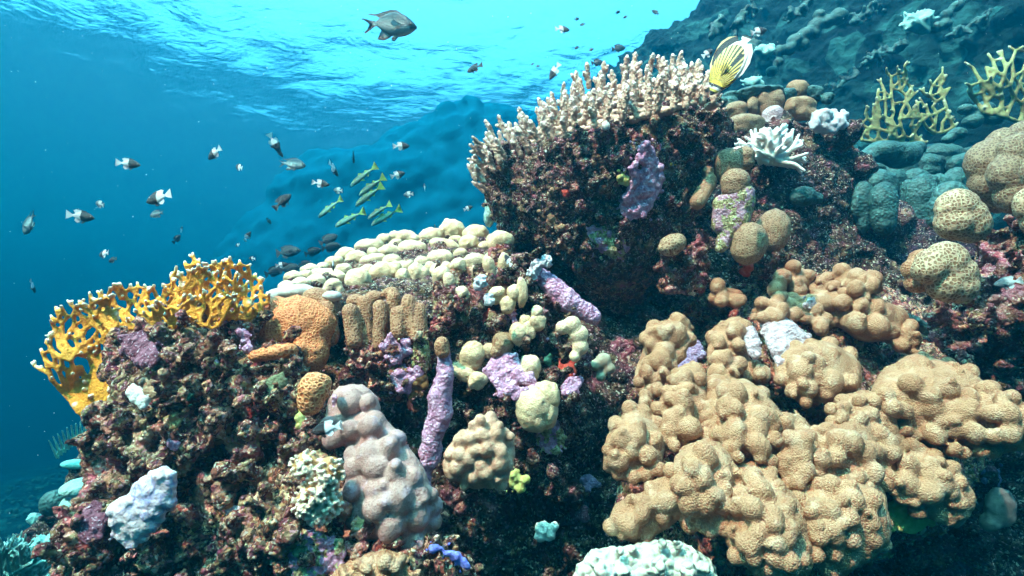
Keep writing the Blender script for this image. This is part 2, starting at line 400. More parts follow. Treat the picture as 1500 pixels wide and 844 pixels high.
def comb(name, pit, wall, scale, tint=None, depth=.004):
    "honeycomb coral: dark polyp pits between paler walls"
    N = Nodes(name); c = N.coord(.003, 50)
    e = N.voro(c, scale, 'DISTANCE_TO_EDGE', rnd=.75)
    k = N.ramp(e, [(.05, (0, 0, 0)), (.28, (1, 1, 1))])
    wl = N.ramp(N.noise(c, 10, 3), [(.35, wall), (.65, tint or wall)])
    col = N.mix(k, wl, pit)
    h = N.math('ADD', N.math('MULTIPLY', k, -1.0), N.math('MULTIPLY', N.noise(c, 30, 3), .5))
    return N.done(col, h, depth, 1.0, .6, .35, .05)
COMB_ORANGE = comb('orange_honeycomb_coral', (.52, .12, .03), (.72, .26, .10), 150, (.68, .22, .08), .0018)
COMB_RED = comb('red_orange_honeycomb_coral', (.46, .12, .035), (.72, .31, .13), 125, None, .002)
COMB_BROWN = comb('brown_honeycomb_coral', (.28, .11, .045), (.44, .21, .11), 150, None, .0018)
def pitted(name, pit, wall, scale):
    N = Nodes(name); c = N.coord(.003, 50); v = N.voro(c, scale, 'DISTANCE_TO_EDGE', rnd=.7)
    k = N.ramp(v, [(.10, (0, 0, 0)), (.21, (1, 1, 1))]); col = N.mix(N.math('MULTIPLY', k, .9), N.ramp(N.noise(c, 12, 3), [(.35, tuple(q * .85 for q in wall)), (.65, wall)]), pit)
    return N.done(col, N.math('MULTIPLY', k, -1.0), .005, 1.0, .6, .35, .05)
COMB_TAN = pitted('tan_honeycomb_coral', (.24, .12, .055), (.56, .39, .24), 125)
COMB_BIG = pitted('beige_pitted_coral', (.16, .09, .05), (.34, .22, .13), 130)
COMB_DOME = comb('tan_domed_coral', (.22, .125, .065), (.36, .225, .13), 150, None, .002)
BRAIN = porites('pale_green_brain_coral', (.44, .42, .34), (.54, .52, .42), fine=75, bump=.010, big=.004)

def plain(name, a, b, scale=60, rough=.7, bump=.003, sss=.0):
    N = Nodes(name); c = N.coord(.004, 40); n = N.noise(c, scale, 5, .6)
    return N.done(N.ramp(n, [(.35, a), (.65, b)]), N.noise(c, scale * 3, 4, .6), bump, 1.0, rough, .3, sss)
def tipped(name, a, b, tip, scale=30):
    "pigment fades to pale growing tips, stored per vertex in the attribute tip"
    N = Nodes(name); c = N.coord(.004, 40); n = N.noise(c, scale, 4, .6)
    t = N.n('Attribute', attribute_name='tip').outputs['Fac']
    col = N.mix(t, N.ramp(n, [(.35, a), (.65, b)]), tip)
    return N.done(col, N.math('ADD', N.noise(c, 130, 4, .6), N.math('MULTIPLY', N.voro(c, 300), -.4)), .004, 1.0, .65, .3, .05)
YELLOW = tipped('yellow_fire_coral', (.66, .23, .012), (.84, .36, .035), (.90, .82, .62))
OLIVE = tipped('mustard_fire_coral', (.26, .25, .09), (.38, .34, .14), (.52, .52, .34))
SPONGE_Y = plain('yellow_green_sponge', (.42, .42, .10), (.60, .58, .22), 90)
ORANGE_S = plain('orange_sponge', (.55, .20, .02), (.7, .32, .05), 80)
RED_S = plain('red_sponge', (.40, .03, .02), (.6, .10, .06), 80)
WHITE_S = plain('white_crust', (.60, .58, .52), (.74, .72, .68), 70, bump=.005)
BLUE_S = plain('blue_sponge', (.10, .10, .45), (.22, .24, .66), 90)
XENIA = plain('white_soft_coral', (.55, .54, .58), (.74, .72, .76), 200, bump=.004)
GREEN_S = plain('dark_green_alga', (.01, .07, .04), (.03, .14, .09), 60)
BROWNW = plain('brown_leafy_alga', (.10, .045, .012), (.19, .09, .025), 60)
ACRO = tipped('tan_staghorn_coral', (.42, .26, .18), (.56, .37, .27), (.74, .62, .54), 120)
WHITEB = tipped('white_branching_coral', (.58, .53, .44), (.70, .66, .58), (.85, .82, .78), 60)
TEALA = tipped('water_tinted_staghorn_coral', (.10, .26, .24), (.16, .36, .32), (.30, .58, .54), 60)  # blue-green cast of the water put into the coral colour
CAULI = tipped('orange_brown_cauliflower_coral', (.36, .16, .055), (.52, .28, .12), (.86, .70, .54), 60)
# ---------------------------------------------------------------- builders for reef rock
def lin(*pts):
    "depth as a function of the pixel: inverse-distance blend of (x, y, depth) control points"
    A = np.array(pts, float)
    def f(x, y):
        w = 1.0 / (((A[:, 0] - x) ** 2 + (A[:, 1] - y) ** 2) ** 1.5 + 60000.0)
        return float((w * A[:, 2]).sum() / w.sum())
    return f
def rubble(name, poly, df, seed, mat, step=24, rmax=70, nclump=400, cr=(6, 17), vox=.005, gap=14, base=None, parent=None, disp=None, tubes=.35, depth=1.0, hole=()):
    "rock body plus hundreds of knobs, crooked tubes and shelves grown onto its face"
    rng = random.Random(seed); b = Blob()
    P, s = inside_pts(poly, step, rng, .4, 3)
    for (x, y), q in zip(P, s):
        d = df(x, y) + m_(gap, 1.0); r = min(q, rmax)
        if any((x - hx) ** 2 / a ** 2 + (y - hy) ** 2 / c ** 2 < 1 for hx, hy, a, c in hole): d += .30
        b.ballpx(x, y, d + m_(r * depth, d), r, r, r * depth)
    A = np.array(poly, float); x0, y0 = A.min(0); x1, y1 = A.max(0); k = 0; tries = 0
    while k < nclump and tries < nclump * 20:
        tries += 1; x = rng.uniform(x0, x1); y = rng.uniform(y0, y1); q = poly_dist((x, y), poly)[0]
        if q < -3: continue
        if any((x - hx) ** 2 / a ** 2 + (y - hy) ** 2 / c ** 2 < 1 for hx, hy, a, c in hole) and rng.random() < .9: continue
        if noise.noise(Vector((x * .022, y * .022, seed))) < -.12 and rng.random() < .75: continue
        k += 1; d = df(x, y) + m_(gap, 1.0) * rng.uniform(-.7, .8) + m_(max(0, rmax - q) * .35, 1.0) * depth
        r = rng.uniform(*cr) * (.8 if q < 6 else 1)
        if rng.random() < tubes:
            a = rng.gauss(90, 45); L = r * rng.uniform(1.2, 2.8); p = W(x, y, d + .02)
            q_ = W(x + L * math.cos(R(a)), y - L * math.sin(R(a)), d - rng.uniform(-.01, .035)); b.cap(p, q_, m_(r * .5, d), m_(r * rng.uniform(.35, .75), d), 8, 2)
            if rng.random() < .6:
                b.ball(q_, m_(r * rng.uniform(.6, .9), d), sub=1)
        else: b.ballpx(x, y, d, r * rng.uniform(.8, 1.5), r * rng.uniform(.6, 1.0), r, ang=rng.uniform(-80, 80), sub=1)
    disp = disp if disp is not None else [(tex('CLOUDS', .045), .030, .5), (tex('CLOUDS', .014), .014, .5), (tex('VORONOI', .012), -.006, .3)]
    return b.build(name, mat, vox, 1, disp, base=base, parent=parent)

def patch(name, poly, df, seed, mat, thick=.35, step=6, rmax=12, vox=.003, parent=None, base=None, lump=(4, 9), push=0.0, sat=True, disp=((('CLOUDS', .02), .008, .5),)):
    "a crust with its own thickness spread over a rock face"
    rng = random.Random(seed); b = Blob()
    inflate(b, poly, df, rng, step, rmax, thick, push)
    P, s = inside_pts(poly, step * 2, rng, .5, 0)
    for (x, y) in P:
        r = rng.uniform(*lump); b.ballpx(x, y, df(x, y) + push, r, r, r * .8, sub=1)
    P, s = inside_pts(poly + [poly[0]], 6, rng, .5, -11)
    for (x, y), q in zip(P, s):
        if sat and q < 0 and rng.random() < .45: r = rng.uniform(1.5, 4.0); b.ballpx(x, y, df(x, y) + push * .4, r, r, r * .6, sub=1)
    return b.build(name, mat, vox, 2, [(tex(*t), a, mid) for t, a, mid in disp], base=base, parent=parent)

def slope_f(df, x, y):
    d = df(x, y); gx = (df(x + 8, y) - df(x - 8, y)) / m_(16, d); gy = (df(x, y + 8) - df(x, y - 8)) / m_(16, d)
    return min(2.0, math.sqrt(1 + gx * gx + gy * gy))
def lobe_coral(name, poly, df, seed, mat, step=20, rmax=42, lstep=26, lr=(11, 22), vox=.004, smooth=3, parent=None, base=None, depth=1.0, disp=((('CLOUDS', .05), .010, .5),)):
    rng = random.Random(seed); b = Blob()
    P, s = inside_pts(poly, min(step, 13), rng, .4, 1.0); rm = min(rmax, s.max() + 4) * .8
    for (x, y), q in zip(P, s):
        r = min(q + 2, rm); d = df(x, y); b.ballpx(x, y, d + m_(rm + 4, d) * depth * slope_f(df, x, y), r, r, r * depth)
    P, s = inside_pts(poly, lstep, rng, .34, 1)
    for (x, y), q in zip(P, s):
        r = rng.uniform(*lr); r = min(r, max(q * 1.1, lr[0] * .75)); d = df(x, y)
        u = max(0.0, rm - q); back = (rm - math.sqrt(max(0.0, rm * rm - u * u))) * depth * .75; r *= .74
        b.ballpx(x, y, d + m_(back + r * rng.uniform(-.1, .3), d) * slope_f(df, x, y), r, r * rng.uniform(.9, 1.3), r, ang=rng.uniform(-40, 40))
        if rng.random() < .5: r2 = r * rng.uniform(.4, .6); a = rng.uniform(0, 6.28); b.ballpx(x + r * .7 * math.cos(a), y + r * .7 * math.sin(a), d + m_(back - r * .35, d), r2)
    P, s = inside_pts(poly, lstep * .8, rng, .4, -2)
    for (x, y), q in zip(P, s):
        if q < 13:
            r = rng.uniform(*lr) * .52; d = df(x, y); b.ballpx(x, y, d + m_(rm * .55, d) * slope_f(df, x, y), r, r * rng.uniform(.9, 1.2), r)
    return b.build(name, mat, vox, smooth, [(tex(*t), a, mid) for t, a, mid in disp], base=base, parent=parent)

# ---------------------------------------------------------------- 1 the dark body of the reef behind everything
def wall_depth():
    return lin((640, 430, 2.0), (760, 400, 1.75), (860, 420, 1.75), (880, 620, 1.45), (760, 620, 1.28), (760, 780, 1.25), (900, 800, 1.25), (1000, 430, 1.75), (1100, 340, 1.85), (1200, 300, 2.1), (1250, 360, 1.9), (1400, 420, 1.7), (1450, 700, 1.5), (1450, 820, 1.45), (640, 700, 1.15), (560, 560, 1.25), (450, 560, 1.28), (480, 700, 1.1))
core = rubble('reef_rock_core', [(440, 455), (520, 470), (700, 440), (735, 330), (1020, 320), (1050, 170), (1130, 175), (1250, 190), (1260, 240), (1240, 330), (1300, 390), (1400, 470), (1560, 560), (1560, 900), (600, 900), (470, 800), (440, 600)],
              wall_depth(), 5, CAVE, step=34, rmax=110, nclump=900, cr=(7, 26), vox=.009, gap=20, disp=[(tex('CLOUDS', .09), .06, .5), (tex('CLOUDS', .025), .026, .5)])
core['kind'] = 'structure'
WD = wall_depth()
for i, (nm, poly, mt) in enumerate([
    ('rose_crust', [(874, 405), (905, 402), (918, 425), (908, 455), (884, 458), (872, 435)], PINKP),
    ('rose_crust', [(932, 402), (950, 400), (952, 425), (936, 428)], MAROON),
    ('purple_crust', [(850, 690), (872, 695), (880, 715), (858, 722)], LILAC),
    ('maroon_crust', [(830, 735), (858, 740), (862, 760), (835, 768)], MAROON),
    ('purple_crust', [(1435, 680), (1465, 690), (1470, 715), (1440, 712)], LILAC)]):
    o = patch(nm, poly, WD, 160 + i, mt, push=-.02, vox=.004)
    tag(o, ['rosy pink crust on the dark wall just below the narrow foot of the big block', 'small maroon crust on the dark wall right of the rosy one', 'small purple crust in the dark hollow left of the tan colony', 'maroon crust low in the dark hollow at the bottom centre', 'dim purple crust in the shadow below the right end of the tan colony'][i], 'crust')

# 2 left block
LB = lin((150, 480, 1.02), (350, 480, 1.06), (120, 640, .96), (250, 600, .93), (400, 600, .95), (110, 800, .88), (300, 820, .90), (450, 800, .84), (560, 844, .84), (480, 560, 1.05))
lb = rubble('encrusted_rock_pillar', [(152, 474), (250, 478), (362, 470), (375, 505), (440, 520), (470, 560), (480, 620), (500, 700), (520, 760), (640, 800), (680, 880), (95, 880), (82, 775), (112, 735), (140, 700), (112, 655), (135, 625), (170, 590), (160, 540)],
            LB, 21, CRUST, step=22, rmax=60, nclump=680, cr=(5, 19), vox=.0042, gap=26, hole=[(275, 770, 38, 85), (395, 690, 22, 60), (215, 590, 14, 34), (350, 590, 16, 26), (430, 640, 10, 40)])
tag(lb, 'craggy dead coral pillar crusted in maroon, pink and ochre growth under the yellow fire coral', 'reef rock')
for i, (nm, poly, mt) in enumerate([
    ('pink_crust', [(352, 482), (364, 486), (372, 508), (366, 520), (356, 512)], PINK),
    ('white_crust', [(182, 565), (205, 562), (222, 578), (226, 590), (208, 600), (190, 590)], WHITE_S),
    ('tan_crust', [(186, 550), (215, 553), (232, 572), (228, 590), (205, 565), (182, 562)], SAND),
    ('orange_sponge', [(388, 590), (402, 592), (400, 603), (389, 602)], ORANGE_S),
    ('green_alga', [(268, 575), (280, 578), (286, 594), (278, 596)], GREEN_S),
    ('yellow_crust', [(436, 600), (458, 604), (452, 648), (440, 650)], SPONGE_Y),
    ('pink_crust', [(410, 775), (470, 780), (510, 800), (500, 844), (430, 850)], PINKP),
    ('rust_sponge', [(306, 626), (330, 622), (338, 640), (318, 652), (303, 642)], plain('rust_sponge', (.20, .07, .02), (.34, .14, .04), 160, bump=.01))]):
    patch(nm, poly, lambda x, y: LB(x, y) - .012, 40 + i, mt, parent=lb)

for i, (nm, poly, mt, ps) in enumerate([
    ('maroon_crust', [(170, 490), (200, 484), (225, 500), (240, 530), (215, 545), (185, 525)], MAROON, -.012),
    ('pink_crust', [(300, 500), (322, 505), (330, 530), (312, 545), (296, 525)], PINKP, -.012),
    ('rose_crust', [(240, 640), (268, 646), (262, 664), (238, 660)], PINK, -.015),
    ('ochre_crust', [(230, 610), (256, 604), (270, 622), (248, 634)], plain('ochre_crust', (.34, .22, .07), (.55, .42, .2), 90, bump=.01), -.012),
    ('maroon_crust', [(120, 745), (150, 730), (165, 760), (140, 800), (112, 790)], MAROON, -.012),
    ('rose_crust', [(330, 740), (352, 735), (362, 765), (340, 780)], PALEPINK, -.012),
    ('olive_crust', [(380, 560), (410, 545), (425, 565), (398, 580)], plain('olive_green_crust', (.14, .15, .07), (.30, .30, .16), 90, bump=.01), -.012)]):
    patch(nm, poly, lambda x, y: LB(x, y), 140 + i, mt, parent=lb, push=ps)

# 3 small overgrown block in the middle and crusted columns
MB = lin((640, 440, 1.3), (700, 480, 1.22), (840, 500, 1.2), (830, 600, 1.14), (700, 620, 1.16), (800, 680, 1.14), (560, 540, 1.14))
mb = rubble('crusted_rock_mound', [(640, 400), (770, 380), (790, 430), (845, 470), (862, 520), (860, 580), (838, 640), (790, 660), (835, 690), (820, 740), (770, 700), (700, 640), (655, 640), (640, 560), (628, 480)],
            MB, 33, CRUSTD, step=20, rmax=45, nclump=420, cr=(5, 13), vox=.0045, gap=16)
tag(mb, 'dark crusted rock mound in the middle carrying the scattered cream knobs', 'reef rock')
for i, (nm, poly, mt, ps) in enumerate([
    ('lilac_crust', [(706, 545), (720, 520), (728, 516), (756, 515), (768, 540), (790, 560), (782, 572), (765, 562), (752, 585), (735, 585), (722, 565)], PINK, -.045),
    ('lilac_crust', [(742, 575), (760, 560), (772, 570), (772, 584), (752, 590)], PINK, -.06),
    ('green_alga', [(793, 520), (812, 520), (812, 536), (797, 540)], GREEN_S, -.02),
    ('red_sponge', [(800, 545), (840, 525), (850, 545), (830, 560), (812, 556)], RED_S, .0),
    ('pink_crust', [(822, 560), (850, 545), (858, 560), (835, 585), (820, 578)], PINK, -.01),
    ('pink_crust', [(745, 460), (756, 455), (762, 463), (757, 473), (746, 471)], PINK, -.03),
    ('pink_crust', [(796, 490), (806, 492), (805, 502), (797, 502)], PINK, -.03),
    ('red_crust', [(690, 455), (715, 450), (712, 475), (695, 480)], RED_S, .01),
    ('pink_crust', [(790, 620), (820, 610), (830, 650), (805, 670), (785, 650)], PINKP, .0),
    ('yellow_sponge', [(745, 692), (765, 690), (776, 712), (768, 722), (742, 716)], SPONGE_Y, -.02),
    ('olive_crust', [(650, 445), (680, 438), (690, 470), (665, 485), (645, 470)], plain('olive_crust', (.10, .08, .03), (.26, .17, .08), 120, bump=.01), -.02)]):
    patch(nm, poly, lambda x, y: MB(x, y), 60 + i, mt, parent=mb, push=ps)

# 4 block under the staghorn colony
AB = lin((710, 260, 1.55), (870, 220, 1.36), (1045, 180, 1.42), (1020, 300, 1.45), (900, 350, 1.44), (740, 320, 1.55), (900, 450, 1.6))
ab = rubble('dead_coral_block', [(706, 262), (722, 238), (800, 205), (872, 186), (960, 160), (1048, 146), (1052, 200), (1036, 240), (1034, 300), (1000, 345), (965, 390), (938, 440), (905, 462), (872, 452), (832, 385), (775, 352), (735, 335), (712, 300)],
            AB, 44, CRUSTD, step=22, rmax=80, nclump=620, cr=(5, 12), vox=.0055, gap=12, disp=[(tex('CLOUDS', .06), .03, .5), (tex('CLOUDS', .018), .02, .5)])
tag(ab, 'big top-shaped block of dead coral rock narrowing downward beneath the staghorn thicket', 'reef rock')
for i, (nm, poly, mt, ps) in enumerate([
    ('lilac_crust', [(930, 212), (945, 206), (958, 214), (966, 235), (976, 262), (966, 285), (958, 300), (945, 318), (925, 324), (908, 316), (906, 300), (920, 280), (928, 266), (918, 248), (928, 240), (940, 250), (936, 232)], PINK, -.03),
    ('yellow_sponge', [(900, 255), (915, 252), (926, 262), (922, 275), (910, 272), (895, 282), (904, 268)], SPONGE_Y, -.022),
    ('orange_sponge', [(976, 238), (990, 236), (988, 244), (978, 246)], ORANGE_S, -.02),
    ('white_crust', [(795, 217), (808, 219), (805, 226), (795, 223)], WHITE_S, -.02),
    ('white_crust', [(876, 180), (893, 180), (892, 187), (880, 187)], WHITE_S, -.03),
    ('tan_crust', [(788, 298), (800, 305), (822, 330), (828, 342), (812, 338), (795, 322), (785, 308)], SAND, -.01),
    ('red_sponge', [(820, 270), (836, 272), (832, 285), (820, 284)], RED_S, -.01),
    ('pink_crust', [(860, 330), (905, 335), (925, 365), (905, 385), (878, 370)], PINKP, -.0)]):
    patch(nm, poly, lambda x, y: AB(x, y), 80 + i, mt, parent=ab, push=ps)

# 5 rock under the big tan coral, and the rocks at the right edge
RB = lin((1000, 470, 1.55), (1300, 430, 1.6), (900, 760, 1.15), (1100, 800, 1.05), (1300, 760, 1.05), (1450, 620, 1.25), (1150, 600, 1.25))
rb = rubble('rock_under_tan_coral', [(950, 480), (1030, 430), (1120, 400), (1260, 400), (1340, 440), (1400, 520), (1480, 580), (1440, 640), (1400, 730), (1370, 770), (1300, 800), (1200, 850), (1010, 830), (900, 770), (910, 600)],
            lambda x, y: RB(x, y) + .03, 55, CRUST, step=30, rmax=70, nclump=520, cr=(6, 14), vox=.0065, gap=10)
tag(rb, 'crusted rock showing in the gaps between the tan coral lobes', 'reef rock')
for i, (nm, poly, mt, ps) in enumerate([
    ('pale_pink_crust', [(1118, 455), (1150, 462), (1190, 492), (1186, 505), (1160, 512), (1140, 545), (1128, 520), (1112, 480)], PALEPINK, -.10),
    ('pale_pink_crust', [(1084, 470), (1106, 478), (1118, 505), (1116, 530), (1098, 528), (1088, 500)], PALEPINK, -.16),
    ('pale_pink_crust', [(1172, 432), (1200, 436), (1200, 450), (1182, 455)], PALEPINK, -.14),
    ('lilac_crust', [(985, 520), (1012, 490), (1032, 505), (1030, 530), (1000, 545), (975, 548)], LILAC, -.06),
    ('yellow_crust', [(1300, 730), (1350, 740), (1375, 760), (1340, 785), (1300, 775)], SPONGE_Y, -.02)]):
    patch(nm, poly, lambda x, y: RB(x, y), 95 + i, mt, parent=rb, push=ps, step=7, rmax=18, sat=False)
EB = lin((1440, 350, 1.26), (1400, 470, 1.2), (1500, 450, 1.16), (1480, 560, 1.22))
eb = rubble('pink_crusted_ledge', [(1435, 345), (1520, 330), (1560, 600), (1480, 590), (1420, 560), (1370, 490), (1360, 450), (1400, 445), (1430, 400)],
            EB, 66, CRUSTP, step=20, rmax=50, nclump=300, cr=(6, 14), vox=.0045, gap=18, hole=[(1465, 425, 24, 16), (1440, 520, 30, 18)])
tag(eb, 'pink and red crusted rock ledge at the right edge under the pitted coral', 'reef rock')
bb = rubble('blue_edged_rock', [(590, 800), (620, 790), (660, 800), (700, 830), (700, 900), (580, 900)], lambda x, y: .84, 77, CRUST, step=14, rmax=30, nclump=90, cr=(5, 10), vox=.004, gap=10)
tag(bb, 'small crusted rock with a blue sponge rim at the bottom below the lilac coral', 'reef rock')
patch('blue_sponge', [(612, 794), (640, 796), (672, 812), (686, 832), (684, 850), (676, 835), (655, 815), (630, 803)], lambda x, y: .83, 78, BLUE_S, parent=bb, push=-.02)
pb = rubble('maroon_rock_stump', [(655, 720), (700, 715), (702, 780), (690, 800), (640, 800), (630, 745)], lambda x, y: 1.0, 79, crust_mat('maroon_rock', [(0, (.22, .08, .12)), (.5, (.14, .05, .07)), (.8, (.3, .14, .18))], F_RED, (.35, .5)), step=12, rmax=26, nclump=60, cr=(4, 9), vox=.004, gap=6)
tag(pb, 'maroon crusted stump below the round beige coral', 'reef rock')
# ---------------------------------------------------------------- living corals
def poisson(poly, sp, rng, n=4000):
    A = np.array(poly, float); x0, y0 = A.min(0); x1, y1 = A.max(0); out = []
    for _ in range(n):
        p = (rng.uniform(x0, x1), rng.uniform(y0, y1))
        if all((p[0] - q[0]) ** 2 + (p[1] - q[1]) ** 2 > sp * sp for q in out): out.append(p)
    out = np.array(out); s = poly_dist(out, poly); return out[s > 0], s[s > 0]
def tip_post(tips, rad, lo=.30):
    kd = KDTree(len(tips))
    for i, t in enumerate(tips): kd.insert(Vector(t), i)
    kd.balance()
    def f(me):
        a = me.attributes.new('tip', 'FLOAT', 'POINT'); v = []
        for q in me.vertices:
            dd = kd.find(q.co)[2] / rad; v.append(max(0, min(1, (1 - dd) / (1 - lo))))
        a.data.foreach_set('value', v)
    return f
def net_fan(name, parent, poly, d, seed, mat, root, sp=12, r=4.0, solid=None, waver=.03, vox=.0023, tiplen=1.0, lean=0.0):
    "lattice of fused branches spreading from a root, forked pale tips round the edge"
    rng = random.Random(seed); b = Blob(); P, s = poisson(poly, sp, rng, 9000); tips = []
    dep = lambda x, y: d + waver * noise.noise(Vector((x * .02, y * .02, seed))) + lean * (root[1] - y) / 750.0
    root = np.array(root, float); C = np.array(poly, float).mean(0)
    dr = np.hypot(*(P - root).T)
    for i, (p, q) in enumerate(zip(P, s)):
        D = np.hypot(*(P - p).T); back = np.argsort(D)[1:9]
        cand = [j for j in back if dr[j] < dr[i] - sp * .25 and D[j] < sp * 2.1]
        cand.sort(key=lambda j: D[j] + .6 * abs((P[j] - p)[0] * (root - p)[1] - (P[j] - p)[1] * (root - p)[0]) / dr[i])
        links = cand[:1] + ([cand[1]] if len(cand) > 1 and rng.random() < .5 else [])
        rr = r * (1.0 + .45 * max(0, 1 - dr[i] / (dr.max() + 1)))
        for j in links:
            b.cap(W(*p, dep(*p)), W(*P[j], dep(*P[j])), m_(rr * .9, d), m_(rr * 1.08, d), 7, 2)
        lat = [j for j in back if D[j] < sp * 1.5 and j not in links]
        for lj in lat[:2]:
            if rng.random() < .42: b.cap(W(*p, dep(*p)), W(*P[lj], dep(*P[lj])), m_(rr * .8, d), m_(rr * .8, d), 7, 2)
        if q < sp * 1.05:
            u = (p - root) / dr[i]; e = sum((1 for j in back[:6] if (P[j] - p) @ u > sp * .3))
            if e <= 2:
                for k in range(rng.choice((1, 2, 2, 3))):
                    a = math.atan2(u[1], u[0]) + rng.gauss(0, .55); L = sp * rng.uniform(.45, .95) * tiplen
                    t = p + L * np.array([math.cos(a), math.sin(a)]); tw = W(*t, dep(*t) - rng.uniform(-.012, .012)); tips.append(tw)
                    b.cap(W(*p, dep(*p)), tw, m_(rr * .85, d), m_(rr * .8, d), 7, 2)
        if rng.random() < .12:
            t = W(*(p + np.array([rng.uniform(-4, 4), -sp * .5])), dep(*p) - .014); b.cap(W(*p, dep(*p)), t, m_(rr * .8, d), m_(rr * .7, d), 7, 2); tips.append(t)
    if solid:
        Q, qs = inside_pts(solid, 5, rng, .4, 1)
        for (x, y), q in zip(Q, qs): b.ballpx(x, y, dep(x, y), min(q, 7), min(q, 7), r * 1.1, sub=1)
    return b.build(name, mat, vox, 2, [(tex('CLOUDS', .02), .003, .5)], parent=parent, post=tip_post(tips or [W(*root, d)], m_(r * 2.0, d)))

t = thing('fire_coral', W(250, 470, 1.06), 'bright yellow net-like fire coral with white tips spreading over the left rock pillar', 'coral')
net_fan('fan_plate', t, [(48, 540), (70, 492), (72, 462), (100, 440), (150, 432), (172, 440), (176, 470), (160, 500), (165, 560), (158, 600), (140, 625), (110, 605), (92, 575), (70, 556)], 1.02, 1, YELLOW, (138, 640), 8.8, 2.75,
        [(112, 560), (135, 540), (152, 500), (166, 545), (162, 590), (158, 606), (135, 627), (110, 605), (98, 578)], lean=.1)
net_fan('fan_plate', t, [(118, 455), (150, 428), (172, 412), (215, 422), (250, 410), (290, 440), (300, 480), (200, 490), (150, 490)], 1.10, 2, YELLOW, (230, 560), 8.8, 2.75)
net_fan('fan_plate', t, [(235, 470), (240, 415), (258, 385), (285, 376), (312, 385), (338, 376), (372, 395), (398, 432), (388, 462), (345, 478), (280, 478)], 1.13, 3, YELLOW, (330, 560), 9, 2.8, [(330, 455), (372, 442), (388, 446), (386, 470), (374, 500), (362, 498), (352, 475), (336, 470)], waver=.04)
net_fan('fan_plate', t, [(170, 474), (226, 444), (300, 432), (345, 436), (352, 468), (320, 482), (200, 486)], 1.03, 4, YELLOW, (265, 560), 9, 2.5)
net_fan('fan_plate', t, [(255, 470), (262, 405), (290, 392), (340, 398), (372, 430), (366, 468), (300, 478)], 1.07, 5, YELLOW, (310, 560), 9, 2.8)
for nm, lb_, base, args in (
    ('fire_coral', 'tall mustard net-like fire coral fan standing furthest left on the shaded reef slope', (1320, 215, 2.75), [([(1262, 215), (1262, 165), (1280, 145), (1278, 122), (1300, 100), (1330, 95), (1340, 108), (1345, 150), (1352, 180), (1350, 218), (1310, 226)], 2.75, 6, (1310, 270), 9.5, 2.0)]),
    ('fire_coral', 'narrow mustard fire coral with ragged top between the two wide fire coral fans', (1370, 200, 2.85), [([(1348, 180), (1350, 130), (1362, 118), (1382, 100), (1396, 118), (1392, 165), (1398, 190), (1360, 200)], 2.85, 7, (1372, 240), 9.5, 2.0)]),
    ('fire_coral', 'wide mustard fire coral with open loops cut by the right edge of the photo', (1460, 170, 2.5), [([(1412, 150), (1412, 112), (1436, 82), (1480, 72), (1540, 78), (1560, 150), (1520, 182), (1460, 178), (1430, 160)], 2.5, 8, (1480, 240), 13, 2.5)])):
    t = thing(nm, W(*base), lb_, 'coral', 'mustard fire corals on the slope')
    for a in args: net_fan('fan_plate', t, a[0], a[1], a[2], OLIVE, a[3], a[4], a[5], waver=.08, vox=.0055, tiplen=1.1)

# --- cream capped column coral -------------------------------------------------
MD = lambda x, y: 1.10 + max(0, (446 - y)) * .0072
t = thing('column_coral', W(600, 440, 1.3), 'broad mound of column coral topped by many smooth cream caps behind the brown lobes', 'coral')
KN = [(663,339,17,14),(632,347,17,11),(697,345,17,13),(592,349,16,10),(562,352,10,8),(538,362,17,10),(508,375,13,11),(490,386,12,8),(455,395,11,7),(472,392,9,6),(430,407,12,8),(448,404,10,7),(482,404,20,9),(463,412,13,8),(441,416,13,8),(421,419,12,7),
      (653,362,20,10),(605,366,20,11),(687,359,13,12),(735,362,15,12),(720,377,10,7),(572,367,13,8),(550,382,15,9),(523,379,15,10),(505,397,10,9),(525,411,17,14),(575,383,13,9),(592,391,11,8),(562,401,20,14),(611,402,13,14),(645,379,18,11),(628,368,8,7),(645,399,14,11),(697,384,17,10),(675,391,10,8),(738,382,8,12),(716,395,9,10),(752,352,9,9),
      (540,396,9,8),(488,418,12,8),(506,384,9,7),(588,374,9,6),(618,384,10,8),(668,352,10,6),(710,362,9,7),(590,405,9,10),(465,401,9,6),(497,407,9,7),(548,370,9,6),(580,358,9,6),(640,356,9,6),(674,372,9,7),(722,352,9,8),(630,394,8,9)]
cols = Blob(); rng = random.Random(8)
def knob(parent, x, y, w, h, d, mat, vox=.0032, tilt=None, rs=0):
    r_ = random.Random(int(x * 31 + y)); b = Blob(); tilt = r_.uniform(-14, 14) if tilt is None else tilt
    h *= 1.3; b.ballpx(x, y, d, w, h, min(w, h) * 1.05, ang=tilt)
    b.ballpx(x + r_.uniform(-.2, .2) * w, y + h * .45, d + .003, w * .86, h, min(w, h), ang=tilt)
    for k in range(3 if w > 12 else 2): b.ballpx(x + r_.uniform(-.75, .75) * w, y + r_.uniform(-.25, .8) * h, d - m_(r_.uniform(-2, 4), d), w * r_.uniform(.4, .6), h * r_.uniform(.6, .9), min(w, h) * .8)
    return b.build('knob', mat, vox, 3, [(tex('CLOUDS', .03), .008, .5), (tex('CLOUDS', .012), .002, .5)], parent=parent)
for x, y, w, h in KN:
    w *= 1.2
    if w < 11 and y > 365 and x < 700 and rng.random() < .5: continue
    d = MD(x, y); knob(t, x, y, w, h, d, CREAM)
    for k in range(2):
        ox = rng.uniform(-.25, .25) * w; p = W(x + ox, y + h * .9, d - .004 + .01 * k); b_ = p + np.array([0, .02, -.12]); cols.cap(p, b_, m_(w * rng.uniform(.62, .85), d), m_(w * .7, d), 9, 2)
    if rng.random() < .6: cols.ballpx(x + rng.uniform(-.4, .5) * w, y + h * rng.uniform(.5, .9), d - m_(w * .55, d), w * .6, h * .65, w * .45)
